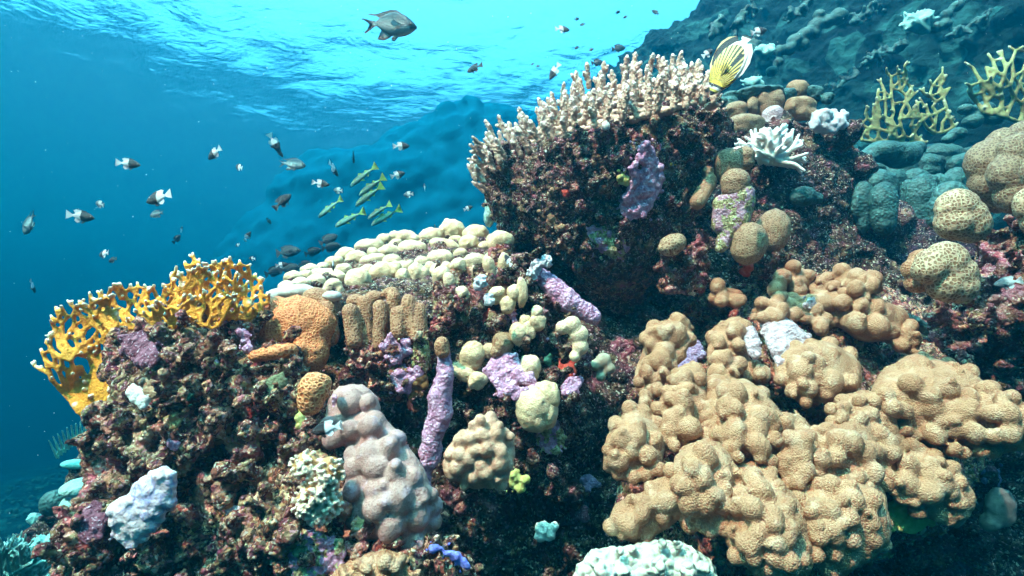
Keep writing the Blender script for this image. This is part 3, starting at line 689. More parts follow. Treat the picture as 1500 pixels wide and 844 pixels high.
inflate(cols, [(405, 425), (450, 402), (500, 380), (560, 362), (620, 355), (700, 352), (765, 365), (770, 400), (750, 440), (640, 470), (520, 470), (420, 450)], lambda x, y: MD(x, y - 18) + .02, rng, 14, 30)
cols.build('crusted_column', CRUSTD, .0045, 1, [(tex('CLOUDS', .03), .014, .5), (tex('CLOUDS', .01), .008, .5)], parent=t)

# right shoulder columns of the same colony plus the brown lobed front
t2 = thing('column_coral', W(640, 440, 1.2), 'group of dark crusted upright columns with rounded cream tops right of the brown lobes', 'coral')
cols = Blob()
for x, y, w, h, L in [(695,383,17,10,70),(658,410,9,9,60),(738,384,9,12,50),(735,352,19,12,36),(646,402,14,10,80),(677,427,11,7,20),(672,388,12,9,50),(716,388,10,12,40)]:
    d = 1.17 + (420 - y) * .0018; knob(t2, x, y, w, h, d, CREAM)
    for k in range(3): cols.cap(W(x + rng.uniform(-4, 4), y + h, d + .002), W(x + rng.uniform(-4, 4), y + L, d + .004), m_(w * .92, d), m_(w * rng.uniform(.8, 1.1), d), 10, 2)
cols.build('crusted_column', CRUST, .004, 1, [(tex('CLOUDS', .03), .012, .5), (tex('CLOUDS', .01), .008, .5)], parent=t2)
for x, y, r in ((705, 413, 11), (716, 440, 10), (700, 420, 7)):
    b = Blob(); r_ = random.Random(x)
    for k in range(60):
        a, e = r_.uniform(0, 6.28), r_.uniform(-1.2, 1.4); v = np.array([math.cos(a) * math.cos(e), -abs(math.sin(a)) * math.cos(e), math.sin(e)])
        c = W(x, y, 1.10); b.cap(c, c + v * m_(r, 1.1), .0035, .0022, 5, 1)
    o = b.build('soft_coral', XENIA, .0022, 1); tag(o, {705: 'white fuzzy soft coral tuft on the right side of a cream-topped column', 716: 'lowest white fuzzy soft coral tuft below the cream-topped columns', 700: 'tiny white soft coral tuft tucked between two bigger tufts'}[x], 'soft coral', 'white soft coral tufts')
b = Blob(); r_ = random.Random(3)
for cx, cy_, n in ((787, 390, 60), (800, 384, 60), (780, 402, 30)):
    for k in range(n):
        a, e = r_.uniform(0, 6.28), r_.uniform(-1.2, 1.4); v = np.array([math.cos(a) * math.cos(e), -abs(math.sin(a)) * math.cos(e), math.sin(e)])
        c = W(cx, cy_, 1.22); b.cap(c, c + v * m_(11, 1.2), .0035, .0022, 5, 1)
tag(b.build('soft_coral', XENIA, .0022, 1), 'large white fuzzy soft coral on the upper end of the pink crusted finger', 'soft coral', 'white soft coral tufts')

t = thing('lobed_coral', W(565, 500, 1.15), 'brown honeycomb coral with upright lobes and pale tops, above purple crust', 'coral')
b = Blob()
for x0, y0, x1, y1, r in [(513,448,520,500,12),(536,436,538,505,12),(557,440,556,505,11),(577,430,574,500,11),(599,434,604,486,12),(583,452,583,488,12),(614,445,618,492,11),(608,462,608,492,8)]:
    dd = 1.13 + (.028 if x0 in (536, 577) else 0) - (.012 if y0 > 450 else 0); b.cap(W(x0, y0 + 8, dd), W(x1, y1, dd - .01), m_(r, dd), m_(r * .95, dd), 12, 4)
for x, y, w, h in [(520,442,14,12),(548,436,14,11),(572,430,13,10)]: b.ballpx(x, y, 1.17, w, h, 12)
b.build('lobe', COMB_BROWN, .0034, 3, [(tex('CLOUDS', .04), .008, .5)], parent=t)
BD = lambda x, y: 1.115
o = rubble('crusted_base', [(508, 492), (560, 488), (600, 480), (632, 484), (640, 520), (625, 560), (600, 590), (560, 590), (530, 560), (505, 530)], BD, 91, CRUST, step=10, rmax=24, nclump=90, cr=(4, 9), vox=.0038, gap=10, parent=t)
for poly, mt in (([(566, 490), (590, 494), (604, 500), (600, 520), (585, 535), (565, 530), (556, 510)], PINK), ([(570, 545), (600, 535), (622, 545), (618, 565), (595, 580), (575, 570)], PINK), ([(604, 500), (628, 488), (632, 530), (622, 545), (600, 535)], crust_mat('yellow_green_crust', [(0, (.45, .45, .2)), (.5, (.2, .18, .08)), (.8, (.5, .4, .3))], [(0, (.45, .45, .2)), (.4, (.10, .05, .03)), (.7, (.5, .5, .25))], scale=1.5)), ([(600, 560), (625, 545), (630, 560), (612, 580), (596, 590)], BROWNW)):
    patch('crust_patch', poly, BD, 92, mt, parent=t, push=-.012, step=5, rmax=9)

# purple upright finger
t = thing('crusted_finger', W(635, 690, 1.08), 'tall slender lilac crusted column capped by a small brown honeycomb knob', 'coral')
b = Blob()
pts = [(650,518,10),(653,545,14),(644,580,16),(645,605,18),(633,640,15),(631,665,16),(622,690,11),(624,725,9)]
for a_, c_ in zip(pts, pts[1:]): b.cap(W(a_[0], a_[1], 1.08), W(c_[0], c_[1], 1.08), m_(a_[2], 1.08), m_(c_[2], 1.08), 12, 3)
b.build('lilac_column', PINK, .003, 1, [(tex('CLOUDS', .035), .014, .5), (tex('CLOUDS', .012), .006, .5)], parent=t)
b = Blob(); b.ballpx(647, 507, 1.07, 12, 15, 12); b.ballpx(648, 514, 1.07, 12, 12, 11); b.build('knob', COMB_BROWN, .003, 2, [(tex('CLOUDS', .02), .003, .5)], parent=t)
t = thing('crusted_finger', W(870, 470, 1.25), 'leaning pink crusted finger of dead coral pointing up to the fuzzy white tuft', 'coral')
b = Blob(); b.cap(W(790, 402, 1.25), W(830, 440, 1.22), m_(13, 1.22), m_(18, 1.22), 12, 3); b.cap(W(830, 440, 1.22), W(868, 465, 1.22), m_(18, 1.22), m_(12, 1.22), 12, 3)
b.build('pink_column', PINK, .003, 1, [(tex('CLOUDS', .035), .014, .5), (tex('CLOUDS', .012), .006, .5)], parent=t)

# orange honeycomb corals
b = Blob()
for x, y, r, rd, d in [(436,484,52,36,1.11),(415,470,34,26,1.13),(408,455,22,22,1.14),(400,488,28,22,1.11),(450,500,36,26,1.11),(462,480,34,28,1.12),(455,520,28,22,1.10),(440,520,24,20,1.10)]: b.ballpx(x, y, d + m_(rd, 1), r, r, rd)
b.ballpx(440, 512, 1.105, 13, 13, 13)
o = b.build('honeycomb_coral', COMB_ORANGE, .0036, 4, [(tex('CLOUDS', .05), .010, .5)]); tag(o, 'largest orange-brown honeycomb coral boulder with pale top beside the yellow fire coral', 'coral', 'orange honeycomb corals')
b = Blob(); b.ballpx(478, 448, 1.22, 22, 24, 22); b.ballpx(465, 438, 1.22, 22, 18, 20); b.ballpx(487, 490, 1.16, 11, 18, 12); b.ballpx(480, 465, 1.2, 16, 30, 16)
o = b.build('honeycomb_coral', COMB_BROWN, .0036, 3, [(tex('CLOUDS', .04), .006, .5)]); tag(o, 'brown honeycomb coral with white top tucked directly behind the largest orange boulder', 'coral', 'orange honeycomb corals')
b = Blob(); b.ballpx(400, 517, 1.02, 30, 13, 16, ang=8); b.ballpx(422, 514, 1.03, 15, 12, 12); b.ballpx(376, 522, 1.02, 12, 10, 12)
o = b.build('honeycomb_coral', COMB_ORANGE, .003, 3, [(tex('CLOUDS', .03), .005, .5)]); tag(o, 'low sausage-shaped orange honeycomb coral at the foot of the largest orange boulder', 'coral', 'orange honeycomb corals')
b = Blob(); b.ballpx(460, 570, .91, 24, 27, 20, ang=-12); b.ballpx(455, 586, .91, 21, 24, 18); b.ballpx(470, 562, .915, 16, 16, 14)
o = b.build('honeycomb_coral', COMB_RED, .003, 3, [(tex('CLOUDS', .03), .004, .5)]); tag(o, 'upright oval red-orange honeycomb coral above the white cauliflower coral', 'coral', 'orange honeycomb corals')
b = Blob(); b.ballpx(432, 428, 1.25, 34, 12, 18, ang=4); b.ballpx(408, 434, 1.25, 20, 11, 14); b.ballpx(462, 432, 1.26, 25, 10, 14); b.ballpx(487, 434, 1.2, 16, 8, 10)
o = b.build('smooth_coral', plain('pale_grey_coral', (.42, .40, .36), (.52, .49, .44), 40), .004, 3, [(tex('CLOUDS', .04), .006, .5)]); tag(o, 'smooth pale grey coral cushion between the yellow fire coral and the cream caps', 'coral')

# lilac-brown lobed coral, beige round coral, white plate coral, cauliflower coral
LD = lin((520, 580, .98), (540, 640, .90), (520, 700, .86), (600, 700, .86), (600, 790, .84), (560, 740, .83), (640, 760, .90))
o = lobe_coral('lobe_coral', [(487, 575), (505, 562), (532, 565), (552, 582), (560, 612), (585, 632), (600, 662), (622, 690), (640, 742), (632, 782), (604, 808), (570, 800), (530, 785), (505, 765), (500, 720), (512, 690), (508, 650), (480, 640), (478, 600)], LD, 12, LILACC, rmax=34, lstep=32, lr=(23, 33), vox=.0035, smooth=5)
tag(o, 'large lilac-brown lumpy coral sloping down in the lower centre beside the white cauliflower coral', 'coral')
patch('lilac_edge', [(484, 575), (494, 568), (496, 600), (490, 615), (482, 610)], lambda x, y: .97, 13, PINK, parent=o)
o = lobe_coral('lobe_coral', [(708, 600), (722, 602), (734, 620), (752, 642), (755, 675), (742, 705), (718, 718), (690, 716), (664, 702), (650, 675), (655, 650), (680, 636), (695, 615)], lambda x, y: .96, 14, BEIGE, rmax=30, lstep=20, lr=(13, 19), vox=.003, smooth=6)
tag(o, 'round beige wrinkled coral with pointed top hanging over the dark central gap', 'coral')
o = lobe_coral('plate_coral', [(222, 690), (238, 682), (262, 684), (262, 705), (255, 735), (246, 758), (228, 780), (205, 802), (182, 808), (160, 800), (158, 785), (164, 760), (165, 740), (185, 722), (200, 705)], lambda x, y: .83, 15, WHITEC, rmax=18, lstep=500, lr=(15, 20), vox=.0028, smooth=6, disp=((('CLOUDS', .05), .022, .5), (('CLOUDS', .02), .006, .5)))
tag(o, 'white lilac-veined coral plate hanging from the lower left of the rock pillar', 'coral')
b = Blob(); r_ = random.Random(4); tips = []
for cx, cy_, cr in ((450, 680, 20), (482, 690, 22), (470, 715, 26), (455, 735, 22), (485, 735, 18), (468, 752, 16)):
    b.ballpx(cx, cy_, .83, cr * .98, cr * .98, cr * .9)
    for k in range(64):
        a, e = r_.uniform(0, 6.28), r_.uniform(.05, 1.45); v = math.cos(e) * (math.cos(a) * RT + math.sin(a) * UP) - math.sin(e) * FW
        c = W(cx, cy_, .83); q = c + v * m_(cr * r_.uniform(1.04, 1.16), .86); b.cap(c + v * m_(cr * .6, .86), q, .0026, .0030, 7, 2)
        tips.append(q)
o = b.build('cauliflower_coral', CAULI, .0018, 0, post=tip_post(tips, .0062, .3)); tag(o, 'knobbly white-tipped orange-brown cauliflower coral left of the lilac-brown coral', 'coral')
o = lobe_coral('lobe_coral', [(480, 870), (490, 835), (520, 815), (560, 805), (600, 815), (620, 840), (620, 880)], lambda x, y: .80, 16, TAN, rmax=30, lstep=26, lr=(10, 18), vox=.0035)
tag(o, 'smooth light brown coral hump at the bottom edge below the lilac-brown coral', 'coral')

# scattered cream knobs in the middle
t = thing('knob_coral', W(760, 540, 1.2), 'scattered cream and pale yellow coral knobs dotted over the dark middle mound', 'coral')
for x, y, w, h, mt in [(728,430,13,9,CREAM),(753,427,12,9,CREAM),(764,424,8,15,CREAM),(745,444,13,9,CREAM),(786,457,10,8,CREAM),(787,470,13,9,CREAM),(760,487,15,12,CREAM),(773,480,10,9,CREAM),(737,503,17,14,SAND),(693,519,20,16,CREAM),(680,546,19,8,CREAM),(700,555,12,9,CREAM),(668,540,12,7,CREAM),(779,536,14,13,CREAM),(783,592,29,22,CREAM),(800,580,18,18,CREAM),(677,427,10,7,CREAM),(768,470,8,8,CREAM),(655,394,10,9,CREAM),(716,512,12,8,CREAM)]:
    knob(t, x, y, w, h, MB(x, y) - .035, mt)
b = Blob()
for x, y, r in ((824,480,11),(838,476,14),(848,490,15),(850,508,13),(842,522,9)): b.ballpx(x, y, 1.14, r, r, 11)
b.build('curved_knob', CREAM, .003, 3, parent=t)
b = Blob()
for x, y, r in ((872,535,9),(884,528,12),(892,540,10),(880,552,8)): b.ballpx(x, y, 1.35, r, r, 9)
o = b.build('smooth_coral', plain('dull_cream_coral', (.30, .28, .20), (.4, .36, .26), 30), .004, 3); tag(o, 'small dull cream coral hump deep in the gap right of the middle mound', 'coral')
b = Blob()
for x, y, r in ((795,775,14),(805,782,12),(790,786,10),(812,772,8)): b.ballpx(x, y, 1.12, r, r, 8, sub=1)
o = b.build('white_sponge', WHITE_S, .003, 1, [(tex('CLOUDS', .02), .01, .5)]); tag(o, 'small whitish crumpled sponge in the dark hollow at the bottom centre', 'sponge')

# --- big tan lobe coral on the right -------------------------------------------
t = thing('lobe_coral', W(1150, 760, 1.05), 'huge tan lobed coral colony filling the lower right foreground', 'coral')
TD = lin((1060, 430, 1.46), (1200, 400, 1.48), (1320, 480, 1.38), (960, 500, 1.28), (1090, 500, 1.24), (1200, 540, 1.14), (1250, 460, 1.32), (900, 680, 1.02), (1000, 600, 1.10), (1100, 610, 1.02), (920, 760, .93), (1030, 700, .90), (1130, 760, .84), (1140, 830, .84), (1230, 760, .88), (1240, 650, .98), (1350, 580, 1.04), (1480, 620, .98), (1380, 720, .98), (1160, 690, .98), (1300, 610, 1.05))
LOBES = [
 ([(893,770),(900,740),(945,722),(985,690),(1012,700),(990,760),(945,792),(910,790)], 17, (8, 18)),
 ([(985,690),(1000,655),(1045,642),(1070,665),(1078,740),(1060,785),(1010,768),(985,752)], 19, (10, 20)),
 ([(1072,690),(1105,672),(1140,695),(1172,740),(1190,810),(1180,842),(1110,846),(1066,800),(1058,740)], 19, (11, 22)),
 ([(884,690),(890,640),(920,600),(955,598),(976,640),(966,688),(930,706)], 17, (9, 17)),
 ([(960,600),(982,560),(1028,560),(1040,600),(1036,645),(990,660),(966,640)], 17, (9, 17)),
 ([(1033,575),(1060,553),(1100,560),(1140,600),(1155,655),(1125,682),(1078,680),(1042,645)], 18, (10, 19)),
 ([(948,478),(1000,462),(1016,478),(1002,520),(975,555),(948,600),(928,560),(944,510)], 16, (9, 16)),
 ([(985,545),(1018,527),(1034,545),(1030,572),(988,580)], 14, (8, 14)),
 ([(1042,482),(1080,460),(1098,480),(1092,520),(1122,548),(1120,562),(1085,562),(1055,556),(1036,530)], 16, (9, 16)),
 ([(1036,432),(1050,421),(1070,421),(1088,428),(1086,444),(1045,450)], 15, (9, 15)),
 ([(1128,412),(1162,388),(1196,404),(1200,420),(1140,428)], 17, (10, 15)),
 ([(1152,450),(1172,432),(1205,422),(1275,436),(1322,452),(1330,480),(1300,500),(1262,500),(1230,478),(1190,478)], 22, (14, 24)),
 ([(1100,470),(1105,450),(1150,430),(1192,450),(1196,472),(1150,466),(1120,462)], 16, (9, 15)),
 ([(1296,500),(1306,470),(1330,470),(1350,510),(1340,524)], 16, (10, 15)),
 ([(1140,535),(1158,508),(1210,500),(1254,524),(1260,562),(1225,586),(1172,590),(1146,566)], 20, (11, 22)),
 ([(1278,575),(1296,545),(1340,518),(1400,535),(1460,572),(1510,600),(1520,650),(1440,668),(1385,668),(1335,640),(1290,610)], 23, (13, 26)),
 ([(1178,640),(1216,620),(1268,590),(1302,600),(1322,640),(1322,700),(1270,722),(1236,704),(1188,690)], 19, (10, 20)),
 ([(1308,650),(1355,655),(1400,688),(1428,728),(1402,772),(1340,752),(1306,712)], 20, (10, 18)),
 ([(1172,700),(1236,690),(1290,712),(1302,770),(1292,800),(1225,842),(1182,824),(1168,750)], 19, (11, 21)),
 ([(1130,620),(1165,600),(1200,640),(1206,700),(1170,740),(1150,700),(1140,660)], 15, (9, 15)),
 ([(1225,585),(1270,570),(1310,600),(1290,625),(1240,620),(1215,605)], 15, (9, 14)),
 ([(1200,410),(1235,392),(1270,398),(1296,425),(1260,440),(1215,430)], 18, (10, 16)),
]
for i, (pl, ls, lr) in enumerate(LOBES):
    A = np.array(pl, float); c = A.mean(0)
    lobe_coral('lobe', pl, TD, 200 + i, TAN, step=9, rmax=34, lstep=ls * .7 + 12, lr=(17, 26), vox=.0034 if c[1] > 550 else .004, smooth=1, parent=t, disp=((('CLOUDS', .045), .008, .5),))
o = lobe_coral('brain_coral', [(838, 838), (868, 806), (925, 800), (965, 794), (1010, 800), (1042, 822), (1060, 880), (840, 880)], lambda x, y: .88, 30, BRAIN, rmax=36, lstep=40, lr=(14, 24), vox=.003, disp=((('CLOUDS', .06), .008, .5), (('VORONOI', .014), -.006, .3)))
tag(o, 'pale green ridged brain coral at the bottom edge under the tan lobed colony', 'coral')

# --- corals right of the block ---------------------------------------------------
t = thing('knob_coral', W(1080, 350, 1.42), 'three stacked tan domed knobs on a pink crusted column right of the dead block', 'coral')
for x, y, w, h, d in ((1062,238,17,20,1.5),(1068,240,20,24,1.45),(1077,266,22,20,1.4),(1090,228,16,14,1.55)):
    b = Blob(); b.ballpx(x, y, d, w, h, min(w, h)); b.ballpx(x, y + 10, d, w * .95, h * .9, min(w, h) * .9); b.build('knob', COMB_DOME, .004, 3, parent=t)
b = Blob()
for a_, c_, r0, r1 in (((1082, 290), (1076, 325), 24, 20), ((1076, 325), (1056, 362), 20, 9), ((1060, 300), (1055, 330), 16, 12)): b.cap(W(*a_, 1.41), W(*c_, 1.41), m_(r0, 1.41), m_(r1, 1.41), 12, 3)
b.build('pink_column', coralline('pink_crust_with_moss', (.44, .24, .32), (.58, .38, .46), 1.4), .004, 2, [(tex('CLOUDS', .03), .010, .5)], parent=t)
for x, y, w, h, d, lb_, mt in ((1098, 355, 26, 31, 1.38, 'oval tan honeycomb knob, the front one of a pair above the tan lobed colony', COMB_DOME), (1132, 338, 25, 33, 1.5, 'oval pinkish tan knob standing behind the front one of the pair', COMB_DOME), (985, 358, 21, 16, 1.42, 'small flat tan honeycomb cap on a dark stump in the shaded centre', COMB_TAN)):
    b = Blob(); b.ballpx(x, y, d, w, h, w, ang=-10 if x > 1000 else 20); b.ballpx(x - 4, y + h * .35, d, w * .9, h * .75, w * .9); tag(b.build('domed_coral', mt, .004, 3, [(tex('CLOUDS', .05), .006, .5)]), lb_, 'coral')
b = Blob(); b.cap(W(1040, 265, 1.45), W(1022, 296, 1.42), m_(11, 1.4), m_(12, 1.4), 10, 3); b.ballpx(1036, 252, 1.46, 10, 9, 9)
tag(b.build('finger_coral', SAND, .004, 2, [(tex('CLOUDS', .03), .006, .5)]), 'stubby brown coral finger on the right flank of the dead block', 'coral')
st = rubble('crusted_stump', [(968, 370), (1008, 362), (1030, 345), (1040, 400), (1030, 430), (960, 430)], lambda x, y: 1.45, 93, CRUSTP, step=12, rmax=24, nclump=70, cr=(5, 10), vox=.005, gap=6)
tag(st, 'dark stump with pink crust under the small flat honeycomb cap', 'reef rock')
st2 = rubble('crusted_stump', [(1068, 372), (1110, 378), (1150, 368), (1158, 395), (1130, 410), (1080, 415)], lambda x, y: 1.48, 94, CRUSTD, step=12, rmax=24, nclump=60, cr=(5, 10), vox=.005, gap=6)
tag(st2, 'dark stump with a red sponge below the pair of oval knobs', 'reef rock')
patch('red_sponge', [(1080, 392), (1098, 390), (1102, 404), (1084, 408)], lambda x, y: 1.46, 97, RED_S, parent=st2, push=-.01)
b = Blob()
for x, y, w, h in ((722, 300, 13, 22), (734, 308, 12, 24), (716, 318, 8, 16)): b.ballpx(x, y, 1.72, w, h, 12)
tag(b.build('smooth_coral', PALETEAL, .005, 3), 'smooth pale coral lobe poking out under the left end of the dead block', 'coral')

# ridge of rounded colonies behind
t = thing('ridge_coral', W(1130, 200, 2.1), 'ridge of stacked grey-brown rounded corals behind the butterflyfish', 'coral')
for x, y, w, h, mt in ((1168,128,16,12,SAND),(1172,155,23,14,SAND),(1128,148,21,16,COMB_DOME),(1132,168,17,14,PALEPINK),(1103,152,9,10,COMB_DOME),(1078,160,17,12,COMB_DOME),(1090,182,32,13,COMB_DOME),(1110,138,40,8,TEALD),(1068,150,14,10,TEALD),(1075,140,18,6,TEALD),(1195,135,12,10,TEALD),(1150,140,16,12,TEALD),(1212,142,10,7,TEALD)):
    b = Blob(); d = 2.0 + (170 - y) * .004; b.ballpx(x, y, d, w, h, w * .8); b.ballpx(x, y + h * .7, d, w * .95, h, w * .7); r_ = random.Random(x); [b.ballpx(x + r_.uniform(-.7, .7) * w, y + r_.uniform(-.5, .9) * h, d - m_(3, d), w * r_.uniform(.35, .6), h * r_.uniform(.4, .8), w * .6) for _ in range(4)]; b.build('lobe', mt, .007, 3, [(tex('CLOUDS', .07), .02, .5)], parent=t)
b = Blob(); r_ = random.Random(6)
for k in range(70): b.ballpx(1213 + r_.uniform(-22, 24), 176 + r_.uniform(-14, 16), 1.98 + r_.uniform(-.02, .02), r_.uniform(4, 8), sub=1)
tag(b.build('soft_coral', XENIA, .006, 1, [(tex('CLOUDS', .02), .01, .5)]), 'lumpy bluish white soft coral cushion below the grey-brown ridge', 'soft coral')

def bush(name, cx, cy_, d, n, L, r, seed, mat, label, cat='coral', spread=80, tilt=90, forks=3, vox=.003, rows=1, group=None):
    rng = random.Random(seed); b = Blob(); tips = []
    for i in range(n):
        a = R(tilt + rng.uniform(-spread, spread)); l = L * rng.uniform(.7, 1.1); oy = rng.uniform(-.25, .25) * L
        p = np.array([cx + rng.uniform(-.35, .35) * L, cy_ + rng.uniform(-.1, .1) * L]); dd = d + rng.uniform(-.4, .4) * m_(L, d)
        q = p + l * .6 * np.array([math.cos(a), -math.sin(a)]); dq = dd - rng.uniform(-.1, .35) * m_(L, d)
        b.cap(W(*p, dd), W(*q, dq), m_(r * 1.15, d), m_(r, d), 7, 2)
        for f in range(forks):
            a2 = a + rng.uniform(-.75, .75); ll = l * rng.uniform(.3, .5); t_ = q + ll * np.array([math.cos(a2), -math.sin(a2)]); dt = dq - rng.uniform(-.2, .2) * m_(L, d)
            tw = W(*t_, dt); b.cap(W(*q, dq), tw, m_(r, d), m_(r * .7, d), 7, 2); tips.append(tw)
    b.ballpx(cx, cy_, d, L * .25, L * .18, L * .22)
    return tag(b.build(name, mat, vox, 1, post=tip_post(tips, m_(r * 3, d))), label, cat, group)
bush('branching_coral', 1128, 235, 1.85, 40, 46, 3.3, 5, WHITEB, 'white branching coral spreading its fingers over the shaded gap right of the dead block', spread=85, tilt=75, vox=.004)
# --- staghorn thicket on the dead block ------------------------------------------
def interp(pts, x):
    for a, b in zip(pts, pts[1:]):
        if x <= b[0]: t_ = (x - a[0]) / (b[0] - a[0]); return a[1] + (b[1] - a[1]) * max(0, t_)
    return pts[-1][1]
RIM = [(700, 275), (715, 248), (740, 234), (770, 222), (800, 208), (850, 190), (900, 176), (950, 165), (1000, 154), (1050, 146)]
TOP = [(700, 235), (720, 186), (760, 160), (800, 138), (840, 106), (880, 92), (930, 82), (980, 78), (1020, 88), (1050, 122)]
def branch_blob(seed, L=.076, r0=.0096, r1=.0070, nub=70):
    rng = random.Random(seed); b = Blob(); tips = []
    def stem(p, ax, L, r0, r1, nub):
        q = p + ax * L; b.cap(p, q, r0, r1, 9, 3)
        t_ = np.cross(ax, [.3, .9, .2]); t_ /= np.linalg.norm(t_); u_ = np.cross(ax, t_)
        for k in range(nub):
            h = rng.uniform(.08, 1.0); a = rng.uniform(0, 6.28); rr = r0 + (r1 - r0) * h; c = p + ax * L * h; o = math.cos(a) * t_ + math.sin(a) * u_
            b.cap(c, c + o * (rr + rng.uniform(.0012, .0034)) + ax * .003, .0026, .0018, 5, 1)
        for k in range(6):
            a = k * 1.05; o = math.cos(a) * t_ + math.sin(a) * u_; b.cap(q, q + o * r1 * .5 + ax * (r1 + .001), .0022, .0016, 5, 1)
        tips.append(q + ax * r1)
    ax = np.array([rng.gauss(0, .06), rng.gauss(0, .06), 1]); ax /= np.linalg.norm(ax); stem(np.zeros(3), ax, L, r0, r1, nub)
    for k in range(rng.choice((0, 1, 1, 2))):
        h = rng.uniform(.2, .6); a = rng.uniform(0, 6.28); s_ = np.array([math.cos(a), math.sin(a), rng.uniform(1.0, 1.8)]); s_ /= np.linalg.norm(s_)
        stem(ax * L * h, s_, L * rng.uniform(.24, .42), r0 * .82, r1 * .85, nub // 3)
    return b, tips
t = thing('staghorn_coral', W(880, 200, 1.5), 'dense thicket of knobbly tan staghorn fingers crowning the dead coral block', 'coral')
variants = []
for k in range(7):
    b, tips = branch_blob(k); o = b.build('branch', ACRO, .0019, 1, post=tip_post(tips, .020, .2)); variants.append(o.data); bpy.data.objects.remove(o)
rng = random.Random(77); spots = []
x = 704.0
while x < 1052:
    base, top = interp(RIM, x), interp(TOP, x); n = 5
    for k in range(n):
        f = k / (n - 1); px = x + rng.uniform(-8, 8); Lp = 46 if x > 780 else 38
        py = base + (top + Lp * .72 - base) * f + rng.uniform(-3, 3); d = 1.35 + .42 * f + (.18 if x < 760 else .18 * max(0, (860 - x) / 100)) + rng.uniform(-.01, .01)
        lean = (x - 890) / 170.0
        spots.append((px, py, d, R(-28 * max(-1.35, min(1, lean)) * (1 if lean < 0 else .55)) + rng.gauss(0, .11), rng.uniform(-.22, .16) - .10 * (1 - f), rng.uniform(.78, 1.12) * (1 if x > 780 else .9)))
    x += 19.0 if x > 760 else 14
for k in range(16):
    y = rng.uniform(212, 292); spots.append((712 + rng.uniform(-6, 12), y, 1.56 + rng.uniform(0, .1), R(rng.uniform(45, 85)), rng.uniform(-.4, .4), rng.uniform(.45, .7)))
for k in range(8):
    y = rng.uniform(140, 175); spots.append((1044 + rng.uniform(-6, 4), y, 1.45 + rng.uniform(0, .1), R(rng.uniform(-70, -20)), rng.uniform(-.4, .4), rng.uniform(.5, .7)))
spots.sort(key=lambda s: s[2])
extra = []
for i, (px, py, d, lean, toward, sc) in enumerate(spots):
    ax = math.cos(toward) * (-math.sin(lean) * RT + math.cos(lean) * UP) + math.sin(toward) * FW
    ax += np.array([0, 0, .15]); q_ = Vector(ax).to_track_quat('Z', 'Y'); M = Matrix.Translation(Vector(W(px, py, d))) @ q_.to_matrix().to_4x4() @ Matrix.Rotation(rng.uniform(0, 6.28), 4, 'Z') @ Matrix.Scale(sc, 4)
    if i < 99:
        o = bpy.data.objects.new('branch', variants[i % 7]); COL.objects.link(o); o.parent = t; o.matrix_basis = Matrix.Translation(-t.location) @ M
    else: extra.append((variants[i % 7], M))
def join_meshes(items):
    V = []; F = []; n = 0; T = []
    for me, M in items:
        a = np.empty(len(me.vertices) * 3, 'f'); me.vertices.foreach_get('co', a); a = a.reshape(-1, 3); m4 = np.array(M); V.append(a @ m4[:3, :3].T + m4[:3, 3])
        l = np.empty(len(me.loops), 'i'); me.loops.foreach_get('vertex_index', l); F.append(l.reshape(-1, 4) + n); n += len(a)
        tt = np.zeros(len(a), 'f')
        if 'tip' in me.attributes: me.attributes['tip'].data.foreach_get('value', tt)
        T.append(tt)
    V = np.concatenate(V); F = np.concatenate(F); me = bpy.data.meshes.new('joined'); me.vertices.add(len(V)); me.vertices.foreach_set('co', V.astype('f').ravel())
    me.loops.add(F.size); me.loops.foreach_set('vertex_index', F.astype('i').ravel()); me.polygons.add(len(F)); me.polygons.foreach_set('loop_start', (np.arange(len(F)) * 4).astype('i')); me.update(calc_edges=True)
    a = me.attributes.new('tip', 'FLOAT', 'POINT'); a.data.foreach_set('value', np.concatenate(T)); return me
if extra:
    o = put('branch_thicket', join_meshes(extra), ACRO, parent=t); o['kind'] = 'stuff'
b = Blob()
pl = [(x_, y_ + 8) for x_, y_ in RIM] + [(x_, y_ + 42) for x_, y_ in TOP[::-1]]
P, s = inside_pts(pl, 9, random.Random(2), .3, 0)
for (x_, y_), q in zip(P, s):
    f = (interp(RIM, x_) + 8 - y_) / max(1, interp(RIM, x_) - interp(TOP, x_) - 34); b.ballpx(x_, y_, 1.37 + .42 * max(0, min(1, f)) + (.18 if x_ < 760 else .18 * max(0, (860 - x_) / 100)) + .02, 12, 7, 14, sub=1)
b.build('colony_base', ACRO, .006, 1, [(tex('CLOUDS', .02), .008, .5)], parent=t)

# --- shaded teal domes and the pitted corals at the right -------------------------
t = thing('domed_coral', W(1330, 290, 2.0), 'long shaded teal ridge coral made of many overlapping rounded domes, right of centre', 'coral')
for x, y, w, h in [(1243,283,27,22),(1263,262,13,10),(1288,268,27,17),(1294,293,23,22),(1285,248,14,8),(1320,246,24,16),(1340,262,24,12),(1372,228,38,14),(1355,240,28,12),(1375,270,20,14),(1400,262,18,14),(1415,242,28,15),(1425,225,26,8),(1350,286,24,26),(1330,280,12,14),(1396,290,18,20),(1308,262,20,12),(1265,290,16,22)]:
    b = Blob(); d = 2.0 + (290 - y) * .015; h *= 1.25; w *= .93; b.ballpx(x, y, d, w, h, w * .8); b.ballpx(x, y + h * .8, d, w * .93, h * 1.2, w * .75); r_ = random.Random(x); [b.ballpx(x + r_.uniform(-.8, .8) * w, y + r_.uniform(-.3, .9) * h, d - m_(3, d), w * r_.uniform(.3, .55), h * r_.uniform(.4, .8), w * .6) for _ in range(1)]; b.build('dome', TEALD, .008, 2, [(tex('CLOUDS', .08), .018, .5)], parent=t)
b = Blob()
for x, y, r in ((1300, 330, 40), (1350, 350, 45), (1400, 330, 40), (1330, 380, 40), (1390, 370, 40), (1270, 330, 30)): b.ballpx(x, y, 2.08, r, r, r * .7)
